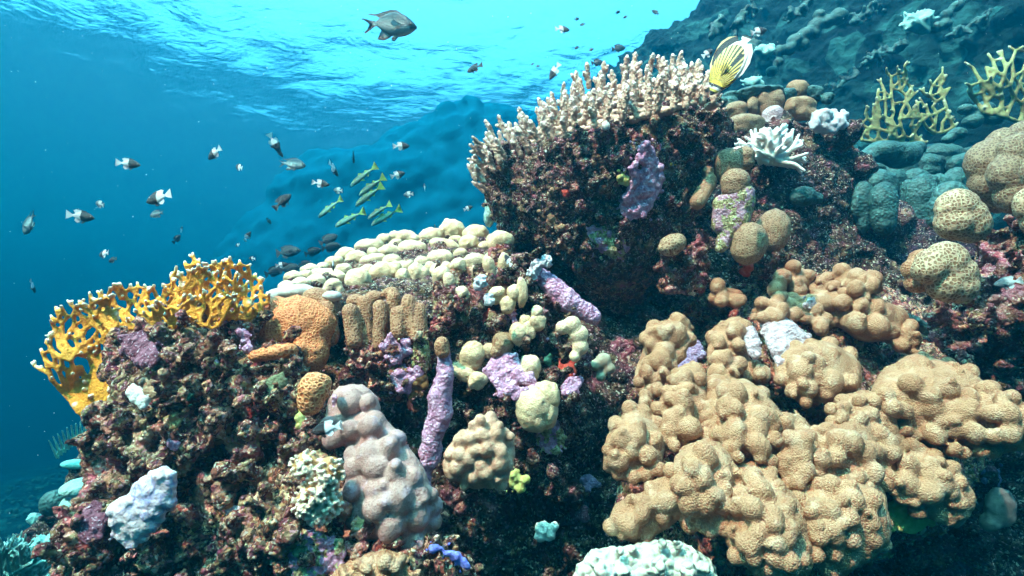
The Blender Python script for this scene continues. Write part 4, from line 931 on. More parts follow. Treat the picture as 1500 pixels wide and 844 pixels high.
b.build('dead_base', crust_mat('purple_grey_rock', P_DARK, [(0, (.05, .04, .07)), (.4, (.09, .07, .11)), (.7, (.04, .03, .05)), (.9, (.14, .11, .13))]), .012, 1, [(tex('CLOUDS', .08), .05, .5), (tex('CLOUDS', .03), .02, .5)], parent=t)
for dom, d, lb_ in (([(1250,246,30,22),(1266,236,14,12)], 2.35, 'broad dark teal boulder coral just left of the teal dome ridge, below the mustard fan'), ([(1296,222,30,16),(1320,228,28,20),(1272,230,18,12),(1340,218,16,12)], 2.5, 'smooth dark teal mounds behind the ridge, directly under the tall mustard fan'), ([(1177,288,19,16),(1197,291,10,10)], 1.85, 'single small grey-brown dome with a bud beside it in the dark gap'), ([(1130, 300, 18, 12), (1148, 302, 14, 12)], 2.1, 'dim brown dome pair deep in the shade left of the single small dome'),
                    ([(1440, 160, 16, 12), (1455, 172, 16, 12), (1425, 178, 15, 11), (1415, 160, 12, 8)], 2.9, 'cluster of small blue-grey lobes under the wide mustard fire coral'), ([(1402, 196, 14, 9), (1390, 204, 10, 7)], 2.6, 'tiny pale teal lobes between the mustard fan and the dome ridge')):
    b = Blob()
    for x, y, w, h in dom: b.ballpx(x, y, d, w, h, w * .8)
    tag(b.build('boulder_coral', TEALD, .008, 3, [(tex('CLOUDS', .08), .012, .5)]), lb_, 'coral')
t = thing('pitted_coral', W(1400, 390, 1.15), 'two-lobed beige pitted coral above the pink ledge, near the right edge', 'coral')
b = Blob()
for x, y, r in ((1368,388,27),(1385,385,33),(1398,404,33),(1405,420,26),(1385,415,28),(1360,395,22)): b.ballpx(x, y, 1.06 + m_(24, 1.06), r, r, 24)
b.build('lobe', COMB_TAN, .0035, 3, [(tex('CLOUDS', .04), .006, .5)], parent=t)
b = Blob()
for x, y, r in ((1340,395,17),(1343,415,15),(1350,380,16)): b.ballpx(x, y, 1.14, r, r, 20)
b.build('lobe', COMB_BROWN, .0035, 3, parent=t)
t = thing('pitted_coral', W(1405, 320, 1.2), 'upright beige pitted coral knob between the two-lobed one and the big folded coral', 'coral')
b = Blob()
for x, y, r in ((1402,305,30),(1412,320,32),(1420,330,28),(1400,325,28)): b.ballpx(x, y, 1.16, r, r, 26)
b.build('lobe', COMB_TAN, .0038, 3, [(tex('CLOUDS', .04), .006, .5)], parent=t)
b = Blob()
for x, y, r in ((1392,290,26),(1380,305,20),(1376,322,14)): b.ballpx(x, y, 1.24, r, r, 20)
b.build('lobe', TEALD, .004, 3, parent=t)
t = thing('pitted_coral', W(1490, 260, 1.1), 'big folded brown pitted coral leaning in from the right edge of the photo', 'coral')
for bl, mt, d in (([(1450,240,34),(1470,215,26),(1448,268,28),(1462,285,26),(1500,205,26),(1540,200,40)], COMB_BIG, 1.36), ([(1478,255,30),(1490,225,28),(1486,285,28),(1510,225,34),(1520,270,40)], COMB_BIG, 1.28), ([(1512,300,26),(1530,250,30),(1516,325,20)], COMB_TAN, 1.18)):
    b = Blob()
    for x, y, r in bl: b.ballpx(x, y, d, r, r * 1.1, r * .8)
    b.build('lobe', mt, .004, 3, [(tex('CLOUDS', .05), .006, .5)], parent=t)
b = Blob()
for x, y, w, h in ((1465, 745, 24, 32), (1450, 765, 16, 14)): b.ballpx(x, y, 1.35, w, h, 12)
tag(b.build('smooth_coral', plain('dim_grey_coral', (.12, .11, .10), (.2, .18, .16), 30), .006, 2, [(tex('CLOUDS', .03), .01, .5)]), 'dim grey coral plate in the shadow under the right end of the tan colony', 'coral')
for i, (x, y, lb_) in enumerate(((1340, 470, 'teal-edged leaf of coral in the dark crack right of the tan colony top'), (1393, 505, 'small teal-rimmed coral scrap beside the foot of the pink ledge'))):
    b = Blob(); b.ballpx(x, y, 1.5, 26, 7, 10, ang=-28); b.ballpx(x + 14, y + 12, 1.5, 14, 8, 9, ang=-50); tag(b.build('coral_flap', TEALD, .006, 2, [(tex('CLOUDS', .03), .01, .5)]), lb_, 'coral')

# --- corals on the far slope --------------------------------------------------------
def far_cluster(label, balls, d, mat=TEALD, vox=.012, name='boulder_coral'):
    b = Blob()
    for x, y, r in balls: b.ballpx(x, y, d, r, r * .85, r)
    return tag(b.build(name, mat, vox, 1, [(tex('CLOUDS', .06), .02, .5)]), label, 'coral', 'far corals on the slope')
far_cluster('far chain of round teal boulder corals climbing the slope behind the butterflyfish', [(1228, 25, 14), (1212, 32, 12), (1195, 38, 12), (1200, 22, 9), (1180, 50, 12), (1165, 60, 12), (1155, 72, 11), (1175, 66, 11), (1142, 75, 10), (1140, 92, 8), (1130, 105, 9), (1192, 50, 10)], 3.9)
far_cluster('far teal rounded corals along the upper right edge of the slope', [(1400, 10, 10), (1386, 22, 9), (1372, 40, 10), (1385, 36, 9)], 3.6)
for i, (x, y, w, h, a) in enumerate(((1100, 75, 16, 10, 40), (1250, 110, 45, 9, 28), (1300, 75, 30, 7, 22), (1420, 40, 30, 8, 30), (1090, 25, 26, 8, 50), (1170, 15, 20, 7, 40), (1270, 20, 24, 9, 30), (1050, 40, 14, 8, 60))):
    b = Blob(); r_ = random.Random(i)
    for k in range(70):
        u = r_.uniform(-1, 1); b.ballpx(x + u * w * math.cos(R(a)) + r_.gauss(0, 4), y + r_.gauss(0, 1) * h * .7 - u * w * math.sin(R(a)), 4.0 + r_.uniform(-.05, .05), r_.uniform(1.5, 4.5), sub=1)
    tag(b.build('plate_coral', TEALD, .014, 1, [(tex('CLOUDS', .05), .03, .5)]), ['small dim lump of coral on the slope right above the butterflyfish tail', 'long dim coral ledge sloping up left of the tall mustard fan', 'narrow dim ledge of coral above the tall mustard fan', 'dim ledge of coral under the teal staghorn clump near the top right', 'high dim coral ledge near the sunlit brow of the slope', 'short dim coral ledge at the top of the photo left of the boulder chain', 'wide dim coral ledge right of the boulder chain near the top', 'dim coral knob on the bright brow of the slope'][i], 'coral', 'far corals on the slope')
bush('staghorn_coral', 1352, 46, 3.6, 46, 30, 2.4, 9, TEALA, 'pale teal staghorn clump high on the shaded slope near the top right', spread=55, tilt=115, vox=.012, group='far teal staghorn corals')
bush('staghorn_coral', 1105, 132, 2.9, 26, 20, 2.0, 10, TEALA, 'teal staghorn clump just above the grey-brown ridge beside the butterflyfish', spread=60, vox=.010, group='far teal staghorn corals')
bush('staghorn_coral', 1120, 85, 3.8, 26, 20, 2.2, 19, TEALA, 'faint teal staghorn clump on the slope between butterflyfish and boulder chain', spread=60, vox=.014, group='far teal staghorn corals')

# --- left background: shelf rock and teal corals --------------------------------------
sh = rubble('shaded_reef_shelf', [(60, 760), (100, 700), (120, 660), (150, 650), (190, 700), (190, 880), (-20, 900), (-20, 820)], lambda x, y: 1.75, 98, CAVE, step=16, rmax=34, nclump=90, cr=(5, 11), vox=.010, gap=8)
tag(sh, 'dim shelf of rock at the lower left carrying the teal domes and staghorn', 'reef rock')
b = Blob(); r_ = random.Random(1)
for k in range(12):
    f = k / 11; x = 83 + f * 54; y = 668 - 32 * math.sin(f * 1.5 + .1); a = R(118 - 45 * f)
    for j in range(2): b.cap(W(x + j * 3, y + 6, 1.62 + j * .05), W(x + j * 3 + 25 * math.cos(a + j * .1), y - 23 * math.sin(a + j * .1), 1.58 + j * .05), m_(1.7, 1.6), m_(1.1, 1.6), 6, 2)
b.ballpx(112, 680, 1.7, 24, 7, 10)
tag(b.build('staghorn_coral', plain('bright_teal_coral', (.14, .46, .42), (.20, .58, .52), 60), .003, 1), 'bright teal fringe of staghorn fingers just under the yellow fire coral', 'coral')
for bl, lb_, mt in (([(118, 714, 26, 13), (128, 716, 14, 10)], 'upper bright teal dome coral half hidden behind the left pillar', PALETEAL), ([(116, 738, 24, 18), (128, 742, 16, 16)], 'lower teal dome coral tucked under the bright teal dome', PALETEAL), ([(80, 735, 19, 18), (76, 742, 15, 15)], 'leftmost darker teal dome coral beside the lower dome', TEALD)):
    b = Blob()
    for x, y, w, h in bl: b.ballpx(x, y, 1.6, w, h, w)
    tag(b.build('domed_coral', mt, .006, 3, [(tex('CLOUDS', .06), .006, .5)]), lb_, 'coral')
bush('staghorn_coral', 20, 850, 1.35, 70, 60, 2.0, 12, TEALA, 'large teal staghorn bush filling the bottom left corner', spread=75, tilt=70, vox=.0026, forks=4)
bush('staghorn_coral', 68, 812, 1.5, 60, 26, 1.9, 13, TEALA, 'smaller teal staghorn bush to the right of the corner bush', spread=70, tilt=80, vox=.003, forks=4)
bush('staghorn_coral', 52, 768, 2.1, 24, 16, 2.4, 14, TEALA, 'small pale teal staghorn sprig on the ledge left of the domes', spread=75, vox=.008)
rng = random.Random(40); b = Blob()
def on_ground(px, py):
    d = 2.0
    while d < 16:
        p = W(px, py, d)
        if p[2] <= ground_z(p[0], p[1]): return d
        d += .08
    return None
for k in range(150):
    px = rng.uniform(-60, 330); py = rng.uniform(600, 830); d = on_ground(px, py)
    if d is None: continue
    for j in range(rng.choice((5, 9, 14))):
        a = rng.uniform(.3, 1.0); c = W(px, py, d) + np.array([rng.gauss(0, .16), rng.gauss(0, .16), rng.uniform(-.02, .10)]); b.ball(c, (rng.uniform(.02, .07), rng.uniform(.02, .07), rng.uniform(.015, .05)), sub=1)
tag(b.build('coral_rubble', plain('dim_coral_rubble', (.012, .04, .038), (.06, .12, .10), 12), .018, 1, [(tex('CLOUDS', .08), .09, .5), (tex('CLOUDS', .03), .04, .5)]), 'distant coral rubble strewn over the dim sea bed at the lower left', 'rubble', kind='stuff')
# ---------------------------------------------------------------- fish
def fish_mat():
    N = Nodes('fish_skin'); a = N.n('Attribute', attribute_name='paint').outputs['Color']; c = N.n('TexCoord').outputs['Object']
    sc = N.voro(c, 62); col = N.mix(.22, a, N.mix(1.0, a, N.ramp(sc, [(.1, (1.1, 1.1, 1.1)), (.7, (.6, .6, .6))]), 'MULTIPLY'))
    return N.done(col, sc, .004, .5, .38, .5)
FISH = fish_mat()
EYE = plain('fish_eye', (.005, .005, .006), (.01, .01, .012), 10, .15); IRIS = plain('fish_iris', (.45, .42, .36), (.55, .5, .42), 20, .3)
def make_fish(key, prof, width, fins, paint, eye, shape_pow=.8):
    """unit-length fish along +X (nose) with Z up. prof = [(x, top, bottom)], fins = outlines in XZ, paint(x, z, fin) -> colour"""
    b = bmesh.new(); ns = 34; nr = 16; rings = []
    xs = [prof[0][0] + (prof[-1][0] - prof[0][0]) * (i / (ns - 1)) for i in range(ns)]
    X = [p[0] for p in prof]
    def ip(x, k): return float(np.interp(x, X, [p[k] for p in prof]))
    def sm(x, k): return (ip(x - .02, k) + ip(x, k) * 2 + ip(x + .02, k)) / 4
    for x in xs:
        tp, bt = sm(x, 1), sm(x, 2); c = (tp + bt) / 2; h = max((tp - bt) / 2, .004); w = float(np.interp(x, [p[0] for p in width], [p[1] for p in width]))
        ring = []
        for j in range(nr):
            a = 2 * math.pi * j / nr; ca, sa = math.cos(a), math.sin(a)
            ring.append(b.verts.new((x, w * math.copysign(abs(ca) ** shape_pow, ca), c + h * sa)))
        rings.append(ring)
    for r0, r1 in zip(rings, rings[1:]):
        for j in range(nr): b.faces.new((r0[j], r0[(j + 1) % nr], r1[(j + 1) % nr], r1[j]))
    b.faces.new(rings[0][::-1]); b.faces.new(rings[-1])
    nb = len(b.verts)
    for pts, y0, splay in fins:
        n = len(pts); th = .004
        cx = sum(p[0] for p in pts) / n
        for sd in ((0,) if y0 == 0 else (-1, 1)):
            lo = []; hi = []
            for k, (x, z) in enumerate(pts):
                yy = sd * (y0 + splay * abs(x - pts[0][0])); lo.append(b.verts.new((x, yy - th, z))); hi.append(b.verts.new((x, yy + th, z)))
            for k in range(n): b.faces.new((lo[k], lo[(k + 1) % n], hi[(k + 1) % n], hi[k]))
            f1 = b.faces.new(lo[::-1]); f2 = b.faces.new(hi)
    b.verts.index_update()
    bmesh.ops.triangulate(b, faces=[f for f in b.faces if len(f.verts) > 4])
    finf = [f for f in b.faces if all(v.index >= nb for v in f.verts)]
    for _ in range(2):
        ed = {e for f in b.faces if f.calc_area() > 1e-5 and all(v.index >= nb or v.index < 0 for v in f.verts) for e in f.edges if e.calc_length() > .04}
        if ed: bmesh.ops.subdivide_edges(b, edges=list(ed), cuts=1); bmesh.ops.triangulate(b, faces=[f for f in b.faces if len(f.verts) > 4])
    bmesh.ops.recalc_face_normals(b, faces=b.faces)
    me = bpy.data.meshes.new('body'); b.to_mesh(me); b.free()
    at = me.attributes.new('paint', 'FLOAT_COLOR', 'POINT'); buf = []
    for i, v in enumerate(me.vertices): buf += [*paint(v.co.x, v.co.z, i >= nb), 1.0]
    at.data.foreach_set('color', buf)
    me.polygons.foreach_set('use_smooth', np.array([all(i < nb for i in p.vertices) for p in me.polygons])); me.materials.append(FISH); me.update()
    ex, ez, er = eye; ey = float(np.interp(ex, [p[0] for p in width], [p[1] for p in width])) * .86
    em = []
    for mt, rr, oy in ((IRIS, er, 0), (EYE, er * .66, er * .45)):
        bb_ = Blob(); bb_.ball((0, 0, 0), (rr, rr * .5, rr)); m_e = bb_.raw(); m_e.polygons.foreach_set('use_smooth', np.ones(len(m_e.polygons), bool)); m_e.materials.append(mt); m_e.name = 'eye'; em.append((m_e, oy))
    return me, em, (ex, ey, ez)
def mixc(a, b, t_): t_ = max(0, min(1, t_)); return tuple(p + (q - p) * t_ for p, q in zip(a, b))

K, WH = (.012, .011, .014), (.80, .84, .88)
chro_prof = [(-.36, .035, -.035), (-.26, .09, -.08), (-.1, .17, -.16), (.08, .21, -.20), (.24, .19, -.18), (.36, .13, -.13), (.45, .06, -.07), (.5, .0, -.02)]
chro_w = [(-.36, .012), (-.2, .04), (.05, .075), (.25, .08), (.4, .055), (.5, .01)]
tailf = [(-.34, .03), (-.46, .10), (-.62, .19), (-.52, .04), (-.50, -.01), (-.53, -.06), (-.62, -.19), (-.45, -.10), (-.34, -.03)]
dors = [(.22, .17), (.16, .24), (.0, .275), (-.12, .26), (-.24, .27), (-.34, .21), (-.26, .10), (-.1, .14)]
anal = [(.0, -.17), (-.08, -.26), (-.18, -.29), (-.28, -.20), (-.24, -.08), (-.1, -.14)]
pelv = [(.16, -.18), (.06, -.30), (.0, -.29), (.06, -.19)]
pect = [(.2, -.02), (.06, .05), (.0, -.02), (.06, -.08)]
FN = [(tailf, 0, 0), (dors, 0, 0), (anal, 0, 0), (pelv, .03, .1), (pect, .08, .45)]
SPEC = {}
SPEC['two_tone'] = make_fish('a', chro_prof, chro_w, FN, lambda x, z, f: mixc(WH, (.014, .012, .016), (x + .035 + .08 * z) * 30), (.36, .035, .028))
SPEC['dark'] = make_fish('b', chro_prof, chro_w, FN, lambda x, z, f: (.004, .010, .018), (.36, .035, .026))
SPEC['teal'] = make_fish('c', chro_prof, chro_w, FN, lambda x, z, f: mixc((.55, .62, .62), (.07, .12, .14), (x + .1) * 5), (.36, .035, .026))
g_prof = [(-.30, .045, -.045), (-.2, .14, -.12), (-.05, .225, -.20), (.12, .255, -.23), (.27, .20, -.20), (.38, .125, -.14), (.46, .05, -.075), (.5, .0, -.03)]
g_w = [(-.30, .015), (-.1, .06), (.1, .095), (.3, .09), (.42, .06), (.5, .015)]
g_f = [([(-.28, .04), (-.40, .045), (-.58, .075), (-.60, .06), (-.42, .02), (-.37, -.01), (-.42, -.07), (-.54, -.19), (-.50, -.20), (-.36, -.08), (-.28, -.04)], 0, 0),
       ([(.2, .22), (.1, .28), (-.02, .275), (-.15, .235), (-.3, .175), (-.46, .17), (-.46, .155), (-.3, .14), (-.22, .10), (-.1, .17)], 0, 0),
       ([(.02, -.21), (-.06, -.27), (-.16, -.315), (-.28, -.30), (-.26, -.27), (-.16, -.2), (-.18, -.09), (-.08, -.15)], 0, 0), (pelv, .03, .1), (pect, .09, .4)]
def g_paint(x, z, f):
    c = mixc((.30, .44, .46), (.006, .055, .08), (z + .04) * 7); c = mixc((.003, .02, .03), c, (x + .34) * 9 if abs(z) > .02 and x < -.2 else 1)
    if f and (z > .22 or z < -.24): c = (.003, .02, .03)
    if x > .34 and z > -.06: c = (.008, .05, .07)
    return c
SPEC['grey'] = make_fish('d', g_prof, g_w, g_f, g_paint, (.38, .02, .03))
gt_prof = [(-.38, .022, -.022), (-.25, .045, -.04), (-.05, .085, -.075), (.15, .105, -.095), (.3, .095, -.09), (.42, .055, -.075), (.5, .0, -.05)]
gt_w = [(-.38, .01), (-.1, .045), (.2, .06), (.4, .045), (.5, .012)]
gt_f = [([(-.37, .02), (-.44, .05), (-.58, .16), (-.50, .02), (-.48, -.0), (-.50, -.03), (-.58, -.15), (-.44, -.05), (-.37, -.02)], 0, 0), ([(.14, .10), (.08, .17), (.0, .12), (-.02, .085)], 0, 0), ([(-.1, .07), (-.16, .12), (-.24, .06), (-.24, .04)], 0, 0), ([(-.1, -.06), (-.16, -.12), (-.24, -.05), (-.22, -.04)], 0, 0), ([(.12, -.09), (.02, -.15), (.02, -.1)], .03, .1)]
SPEC['goat'] = make_fish('e', gt_prof, gt_w, gt_f, lambda x, z, f: (.15, .34, .04) if (f or x < -.34) else mixc(mixc((.14, .34, .30), (.14, .30, .10), (z - .01) * 60), (.03, .12, .10), (z - .03) * 40), (.41, .005, .02))
sg_prof = [(-.38, .03, -.03), (-.3, .13, -.12), (-.1, .23, -.22), (.1, .25, -.24), (.3, .2, -.19), (.43, .09, -.1), (.5, -.01, -.04)]
sg_f = [([(-.37, .03), (-.46, .13), (-.56, .22), (-.49, .0), (-.56, -.22), (-.46, -.13), (-.37, -.03)], 0, 0), ([(.25, .2), (.1, .30), (-.15, .31), (-.33, .24), (-.3, .1), (0, .2)], 0, 0), ([(.05, -.22), (-.15, -.30), (-.32, -.23), (-.3, -.1)], 0, 0), (pect, .06, .4)]
SPEC['surgeon'] = make_fish('f', sg_prof, [(-.38, .01), (0, .06), (.3, .06), (.5, .01)], sg_f, lambda x, z, f: (.004, .010, .016), (.4, .03, .02))
bf_prof = [(-.38, .04, -.04), (-.34, .13, -.12), (-.2, .235, -.225), (-.02, .275, -.27), (.14, .26, -.26), (.30, .18, -.20), (.40, .09, -.12), (.47, .03, -.05), (.5, .0, -.02)]
bf_w = [(-.38, .012), (-.2, .045), (.05, .07), (.25, .065), (.4, .04), (.5, .01)]
bf_f = [([(-.37, .05), (-.43, .08), (-.46, .09), (-.47, .0), (-.46, -.09), (-.43, -.08), (-.37, -.05)], 0, 0),
        ([(.22, .22), (.10, .31), (-.03, .35), (-.10, .345), (-.12, .325), (-.17, .37), (-.28, .36), (-.37, .29), (-.42, .17), (-.36, .08), (-.2, .18), (.0, .25)], 0, 0),
        ([(.20, -.23), (.05, -.30), (-.12, -.30), (-.28, -.24), (-.38, -.14), (-.36, -.06), (-.2, -.18), (0, -.24)], 0, 0), (pect, .065, .3)]
def bf_paint(x, z, f):
    Y = (.80, .56, .03); Kk = (.012, .012, .015); P = (.78, .78, .74)
    if x < -.40 and z < .12: return P if x > -.44 else Kk
    if f and z > .05:
        e = math.hypot((x + .12) / .35, z / .365)
        return (.75, .68, .3) if e > .97 else Kk
    if f and z < -.1: return P
    if x > .44: return Kk
    if x > .37 and z > -.15: return P if x < .405 else (.75, .6, .1)
    if .335 < x <= .37: return Kk
    rr = math.hypot((x - .04) / .36, (z - .03) / .27)
    if rr > .97 and not (x > .15): return P
    c = mixc((.80, .70, .22), Y, (x + .10) * 4 + .1)
    th = math.atan2(z + .02, .43 - x); r0 = math.hypot(z + .02, .43 - x)
    k = th / .105
    if r0 > .16 and abs(k - round(k)) < .20 + .08 * (z < 0): c = mixc(Kk, c, .05)
    if z < -.05 and x < .02 and abs(k + 1.5) < .42 and x > -.2: c = Kk
    return c
def bf_dense():
    me, em, e = make_fish('g', bf_prof, bf_w, bf_f, bf_paint, (.36, .04, .026)); b = bmesh.new(); b.from_mesh(me)
    for lim in (.012, .006, .004): bmesh.ops.subdivide_edges(b, edges=[q for q in b.edges if q.calc_length() > lim], cuts=1 if lim < .01 else 2, use_grid_fill=True); b.verts.ensure_lookup_table()
    b.to_mesh(me); b.free(); me.attributes.remove(me.attributes['paint']); at = me.attributes.new('paint', 'FLOAT_COLOR', 'POINT'); buf = []
    for v in me.vertices:
        x, y, z = v.co; fin = abs(y) < .0045 and (z > np.interp(x, [p[0] for p in bf_prof], [p[1] for p in bf_prof]) - .004 or z < np.interp(x, [p[0] for p in bf_prof], [p[2] for p in bf_prof]) + .004 or x < -.362)
        buf += [*bf_paint(x, z, fin), 1.0]
    at.data.foreach_set('color', buf); return me, em, e
SPEC['butterfly'] = bf_dense()

_made = {}
def fish(spec, px, py, lpx, ang, d, label, yaw=0.0, roll=0.0, name='reef_fish', group=None, cat='fish'):
    me, em, (ex, ey, ez) = SPEC[spec]; sc = m_(lpx, d) / 1.1 / max(.35, math.cos(R(yaw)))
    roll = roll or (px * 13 + py * 7) % 23 - 11; a = R(ang); hx = math.cos(a) * RT + math.sin(a) * UP; X = math.cos(R(yaw)) * hx + math.sin(R(yaw)) * FW
    Z = UP - (UP @ X) * X; Z /= np.linalg.norm(Z); Y = np.cross(Z, X)
    if roll: c, s_ = math.cos(R(roll)), math.sin(R(roll)); Z, Y = c * Z + s_ * Y, c * Y - s_ * Z
    M = Matrix(np.stack([X, Y, Z], 1).tolist()).to_4x4(); M.translation = Vector(W(px, py, d) + X * .05 * sc)
    if spec not in _made:
        b0 = bpy.data.objects.new('body', me); e0 = bpy.data.objects.new('eye', em[0][0]); p0 = bpy.data.objects.new('pupil', em[1][0]); _made[spec] = (b0, e0, p0)
        r = bpy.data.objects.new(name, None)
    b0, e0, p0 = _made[spec]
    r = bpy.data.objects.new(name, None); COL.objects.link(r); r.empty_display_size = .02; r.matrix_world = M @ Matrix.Scale(sc, 4)
    o = b0.copy(); COL.objects.link(o); o.parent = r; o.name = 'body'
    if lpx >= 18:
        for sd in (-1, 1):
            e = e0.copy(); COL.objects.link(e); e.parent = r; e.location = (ex, sd * ey, ez); e.name = 'eye'
            p = p0.copy(); COL.objects.link(p); p.parent = e; p.location = (0, sd * em[1][1] * .7, 0); p.name = 'pupil'
    return tag(r, label, cat, group)
G1 = 'black and white chromis in open water'
for a in [
 ('two_tone', 188, 240, 32, -5, 1.5, 'half black half white chromis, uppermost at the far left, facing right', 10),
 ('two_tone', 314, 225, 27, 212, 1.6, 'black and white chromis facing down left, white tail up, alone at mid height', 20),
 ('two_tone', 350, 245, 16, 160, 1.9, 'small mostly black chromis just right of the down-facing black and white one', 35),
 ('two_tone', 402, 210, 27, -65, 1.9, 'steeply diving black chromis with white tail, the upper of the diving pair', 20),
 ('dark', 410, 224, 13, -60, 2.1, 'tiny dark chromis, the lower of the diving pair', 30),
 ('two_tone', 470, 269, 23, -8, 1.7, 'black and white chromis facing right, left of the yellow-tailed school', 15),
 ('two_tone', 232, 290, 42, 196, 1.3, 'largest black and white chromis of the open water, facing left with ragged white tail', 10),
 ('two_tone', 118, 317, 37, -8, 1.45, 'black and white chromis facing right above the left end of the yellow fire coral', 8),
 ('two_tone', 152, 372, 22, 190, 1.8, 'black and white chromis nose to the left with a dark fish behind its tail', 25),
 ('two_tone', 588, 214, 22, 8, 1.8, 'black and white chromis facing right, above the yellow-tailed school', 25),
 ('two_tone', 583, 256, 20, 25, 1.9, 'dark-headed chromis with drooping white tail, beside the top of the yellow-tailed school', 30),
 ('two_tone', 622, 274, 12, 100, 2.2, 'tiny dark chromis right of the yellow-tailed school', 40),
 ('two_tone', 686, 305, 14, 25, 2.2, 'tiny black and white chromis above the cream coral caps', 20),
 ('two_tone', 363, 346, 15, 70, 2.2, 'tiny black and white chromis over the right part of the yellow fire coral, nose up', 25),
 ('two_tone', 348, 359, 8, 200, 2.6, 'speck-sized pale chromis just below and left of the nose-up one', 25),
 ('two_tone', 369, 379, 12, 175, 2.4, 'tiny white chromis right above the tips of the yellow fire coral', 25),
 ('two_tone', 413, 388, 16, 10, 1.9, 'black and white chromis in front of the dark surgeonfish group', 20),
 ('two_tone', 266, 336, 10, 100, 2.4, 'tiny black and white chromis upright in mid water left of centre', 30),
 ('two_tone', 489, 248, 16, -72, 1.9, 'slim chromis seen nearly end on, diving, left of the yellow-tailed school', 55),
 ('two_tone', 824, 43, 22, 5, 1.9, 'black and white chromis facing right against the brightest water', 20),
 ('two_tone', 812, 105, 24, 235, 1.8, 'black and white chromis diving left over the tips of the staghorn thicket', 20),
 ('two_tone', 1037, 78, 22, 35, 1.8, 'black and white chromis at the left of the butterflyfish', 15),
 ('two_tone', 1112, 46, 27, 15, 1.9, 'black and white chromis facing right above the butterflyfish', 10),
 ('two_tone', 48, 420, 19, -100, 1.9, 'small chromis nose down with pale tail near the left edge', 30),
 ('two_tone', 478, 628, 46, 193, .60, 'black chromis with white rear hovering before the lilac-brown coral', 0),
 ('two_tone', 488, 387, 20, -100, 1.25, 'chromis with a dark face resting nose down on the cream caps at the left', 30),
 ('two_tone', 744, 381, 19, 120, 1.12, 'small black and white chromis hiding beside the upright crusted columns', 25),
]: fish(*a, name='chromis', group=G1)
for a in [
 ('teal', 146, 299, 20, 165, 1.9, 'small teal chromis with pale rear above the left end of the open-water group', 25),
 ('dark', 165, 381, 17, 195, 2.2, 'dark fish with raised forked tail right behind a black and white chromis', 20),
 ('dark', 259, 350, 13, 80, 2.3, 'small dark upright fish left of centre in deep blue water', 45),
 ('dark', 414, 295, 30, 50, 2.0, 'dark oval damselfish angled up right, left of the yellow-tailed school', 20),
 ('dark', 518, 231, 14, -100, 2.1, 'tiny dark fish above the yellow-tailed school', 40),
 ('teal', 495, 279, 16, 170, 2.6, 'hazy bluish damselfish right beside the lowest yellow-tailed fish', 30),
 ('dark', 394, 324, 9, -60, 2.6, 'speck-sized dark fish below the oval damselfish', 30),
 ('dark', 698, 261, 23, 140, 1.9, 'dark damselfish touching the left outline of the dead coral block', 20),
 ('dark', 695, 100, 24, 195, 1.8, 'dark damselfish alone in the bright water at top centre', 25),
 ('teal', 598, 285, 16, 180, 3.2, 'faint bluish damselfish right of the yellow-tailed school', 30),
 ('dark', 637, 333, 10, 100, 2.4, 'speck-sized dark fish just above the cream caps', 30),
]: fish(*a, name='damselfish', group='damselfish in open water')
fish('grey', 570, 36, 80, -2, 1.35, 'large silvery grey damselfish with long tail streamers near the top centre, facing right', name='damselfish', yaw=5)
fish('grey', 428, 240, 38, -5, 1.9, 'grey damselfish facing right beside the diving chromis pair', name='damselfish', yaw=10)
fish('grey', 43, 326, 42, 232, 1.7, 'grey damselfish heading down left by the left edge, tail streamers up', name='damselfish', yaw=15)
fish('grey', 230, 313, 24, 195, 2.1, 'hazy grey damselfish right under the largest black and white chromis', name='damselfish', yaw=10)
for x, y, l, a, lb_ in [(533,257,50,213,'uppermost'),(545,272,48,208,'second from the top'),(541,286,52,210,'third from the top, slimmest gap below'),(484,304,46,215,'leftmost'),(513,320,52,208,'lowest left'),(556,309,42,210,'smallest, second from the right end'),(566,317,52,208,'lowest right')]:
    fish('goat', x, y, l, a + (x * 7 % 9 - 4), 2.0 + (x % 5) * .05, lb_ + ' of the school of silvery fish with yellow-green tails', name='goatfish', group='school of yellow-tailed fish', yaw=10)
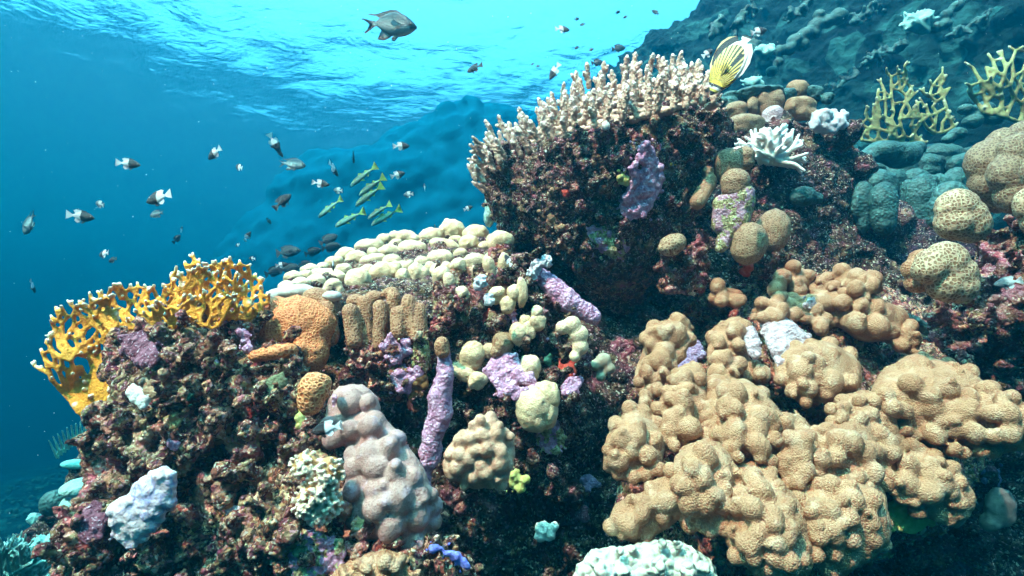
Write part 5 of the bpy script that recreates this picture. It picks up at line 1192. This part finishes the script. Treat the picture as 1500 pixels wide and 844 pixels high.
for x, y, l, a, lb_ in [(422,369,34,10,'leftmost high'),(481,351,28,30,'highest'),(485,362,28,10,'second highest'),(458,369,24,20,'middle'),(424,394,30,15,'lower right, near the chromis'),(402,398,28,20,'lowest left'),(446,386,16,15,'smallest')]:
    fish('surgeon', x, y, l, a, 3.3, lb_ + ' dark surgeonfish of the hazy group behind the cream caps', name='surgeonfish', group='hazy dark surgeonfish', yaw=15)
fish('butterfly', 1071, 91, 96, 240, 1.15, 'yellow butterflyfish with black stripes and white band, nose down at the block top', name='butterflyfish', yaw=20)
for x, y, l, a, lb_ in [(905,18,8,30,'highest tiny dark fish in the bright water left of the slope brow'),(916,25,7,200,'tiny dark fish just below the highest one near the slope brow'),(845,28,8,20,'tiny fish speck right of the bright-water chromis'),(853,36,8,190,'tiny fish speck below the other speck near the bright-water chromis'),(875,92,20,10,'hazy bluish fish over the middle of the staghorn thicket'),(906,71,22,15,'hazy bluish fish above the staghorn thicket near the slope brow'),(845,70,7,200,'speck-sized fish left of the hazy bluish pair'),(866,73,8,30,'speck-sized fish between the hazy bluish fish'),(960,18,12,140,'small faint fish right at the bright slope brow'),(788,97,6,20,'speck-sized fish over the left of the staghorn thicket'),(780,94,5,190,'faintest fish speck left of the thicket top')]:
    fish('surgeon', x, y, l, a, 3.6, lb_, name='reef_fish', yaw=15)
fish('teal', 1378, 464, 17, 250, 1.3, 'small spotted brownish fish hanging under the two-lobed pitted coral', name='reef_fish', yaw=20)
fish('teal', 1476, 414, 36, 190, 1.0, 'pale fish half hidden in the hollow of the pink ledge', name='reef_fish', yaw=10)
fish('goat', 395, 575, 14, 80, .93, 'tiny bluish striped fish in a crack of the left pillar', name='reef_fish', yaw=10)

# ---------------------------------------------------------------- drifting specks
rng = random.Random(9); b = Blob()
for k in range(420):
    d = rng.uniform(.45, 3.0) ** 1.0; p = W(rng.uniform(-40, 1540), rng.uniform(-30, 870), d)
    r = rng.choice((.0004, .0005, .0006, .0009)) * d; v, f = ICO[1]; b._add(v * r * np.array([1, 1, rng.uniform(.6, 1)]) + p, f)
o = put('drifting_particles', b.raw(), plain('drifting_speck', (.55, .55, .5), (.7, .7, .66), 5)); tag(o, 'tiny pale specks of plankton drifting in the water', 'plankton', kind='stuff')
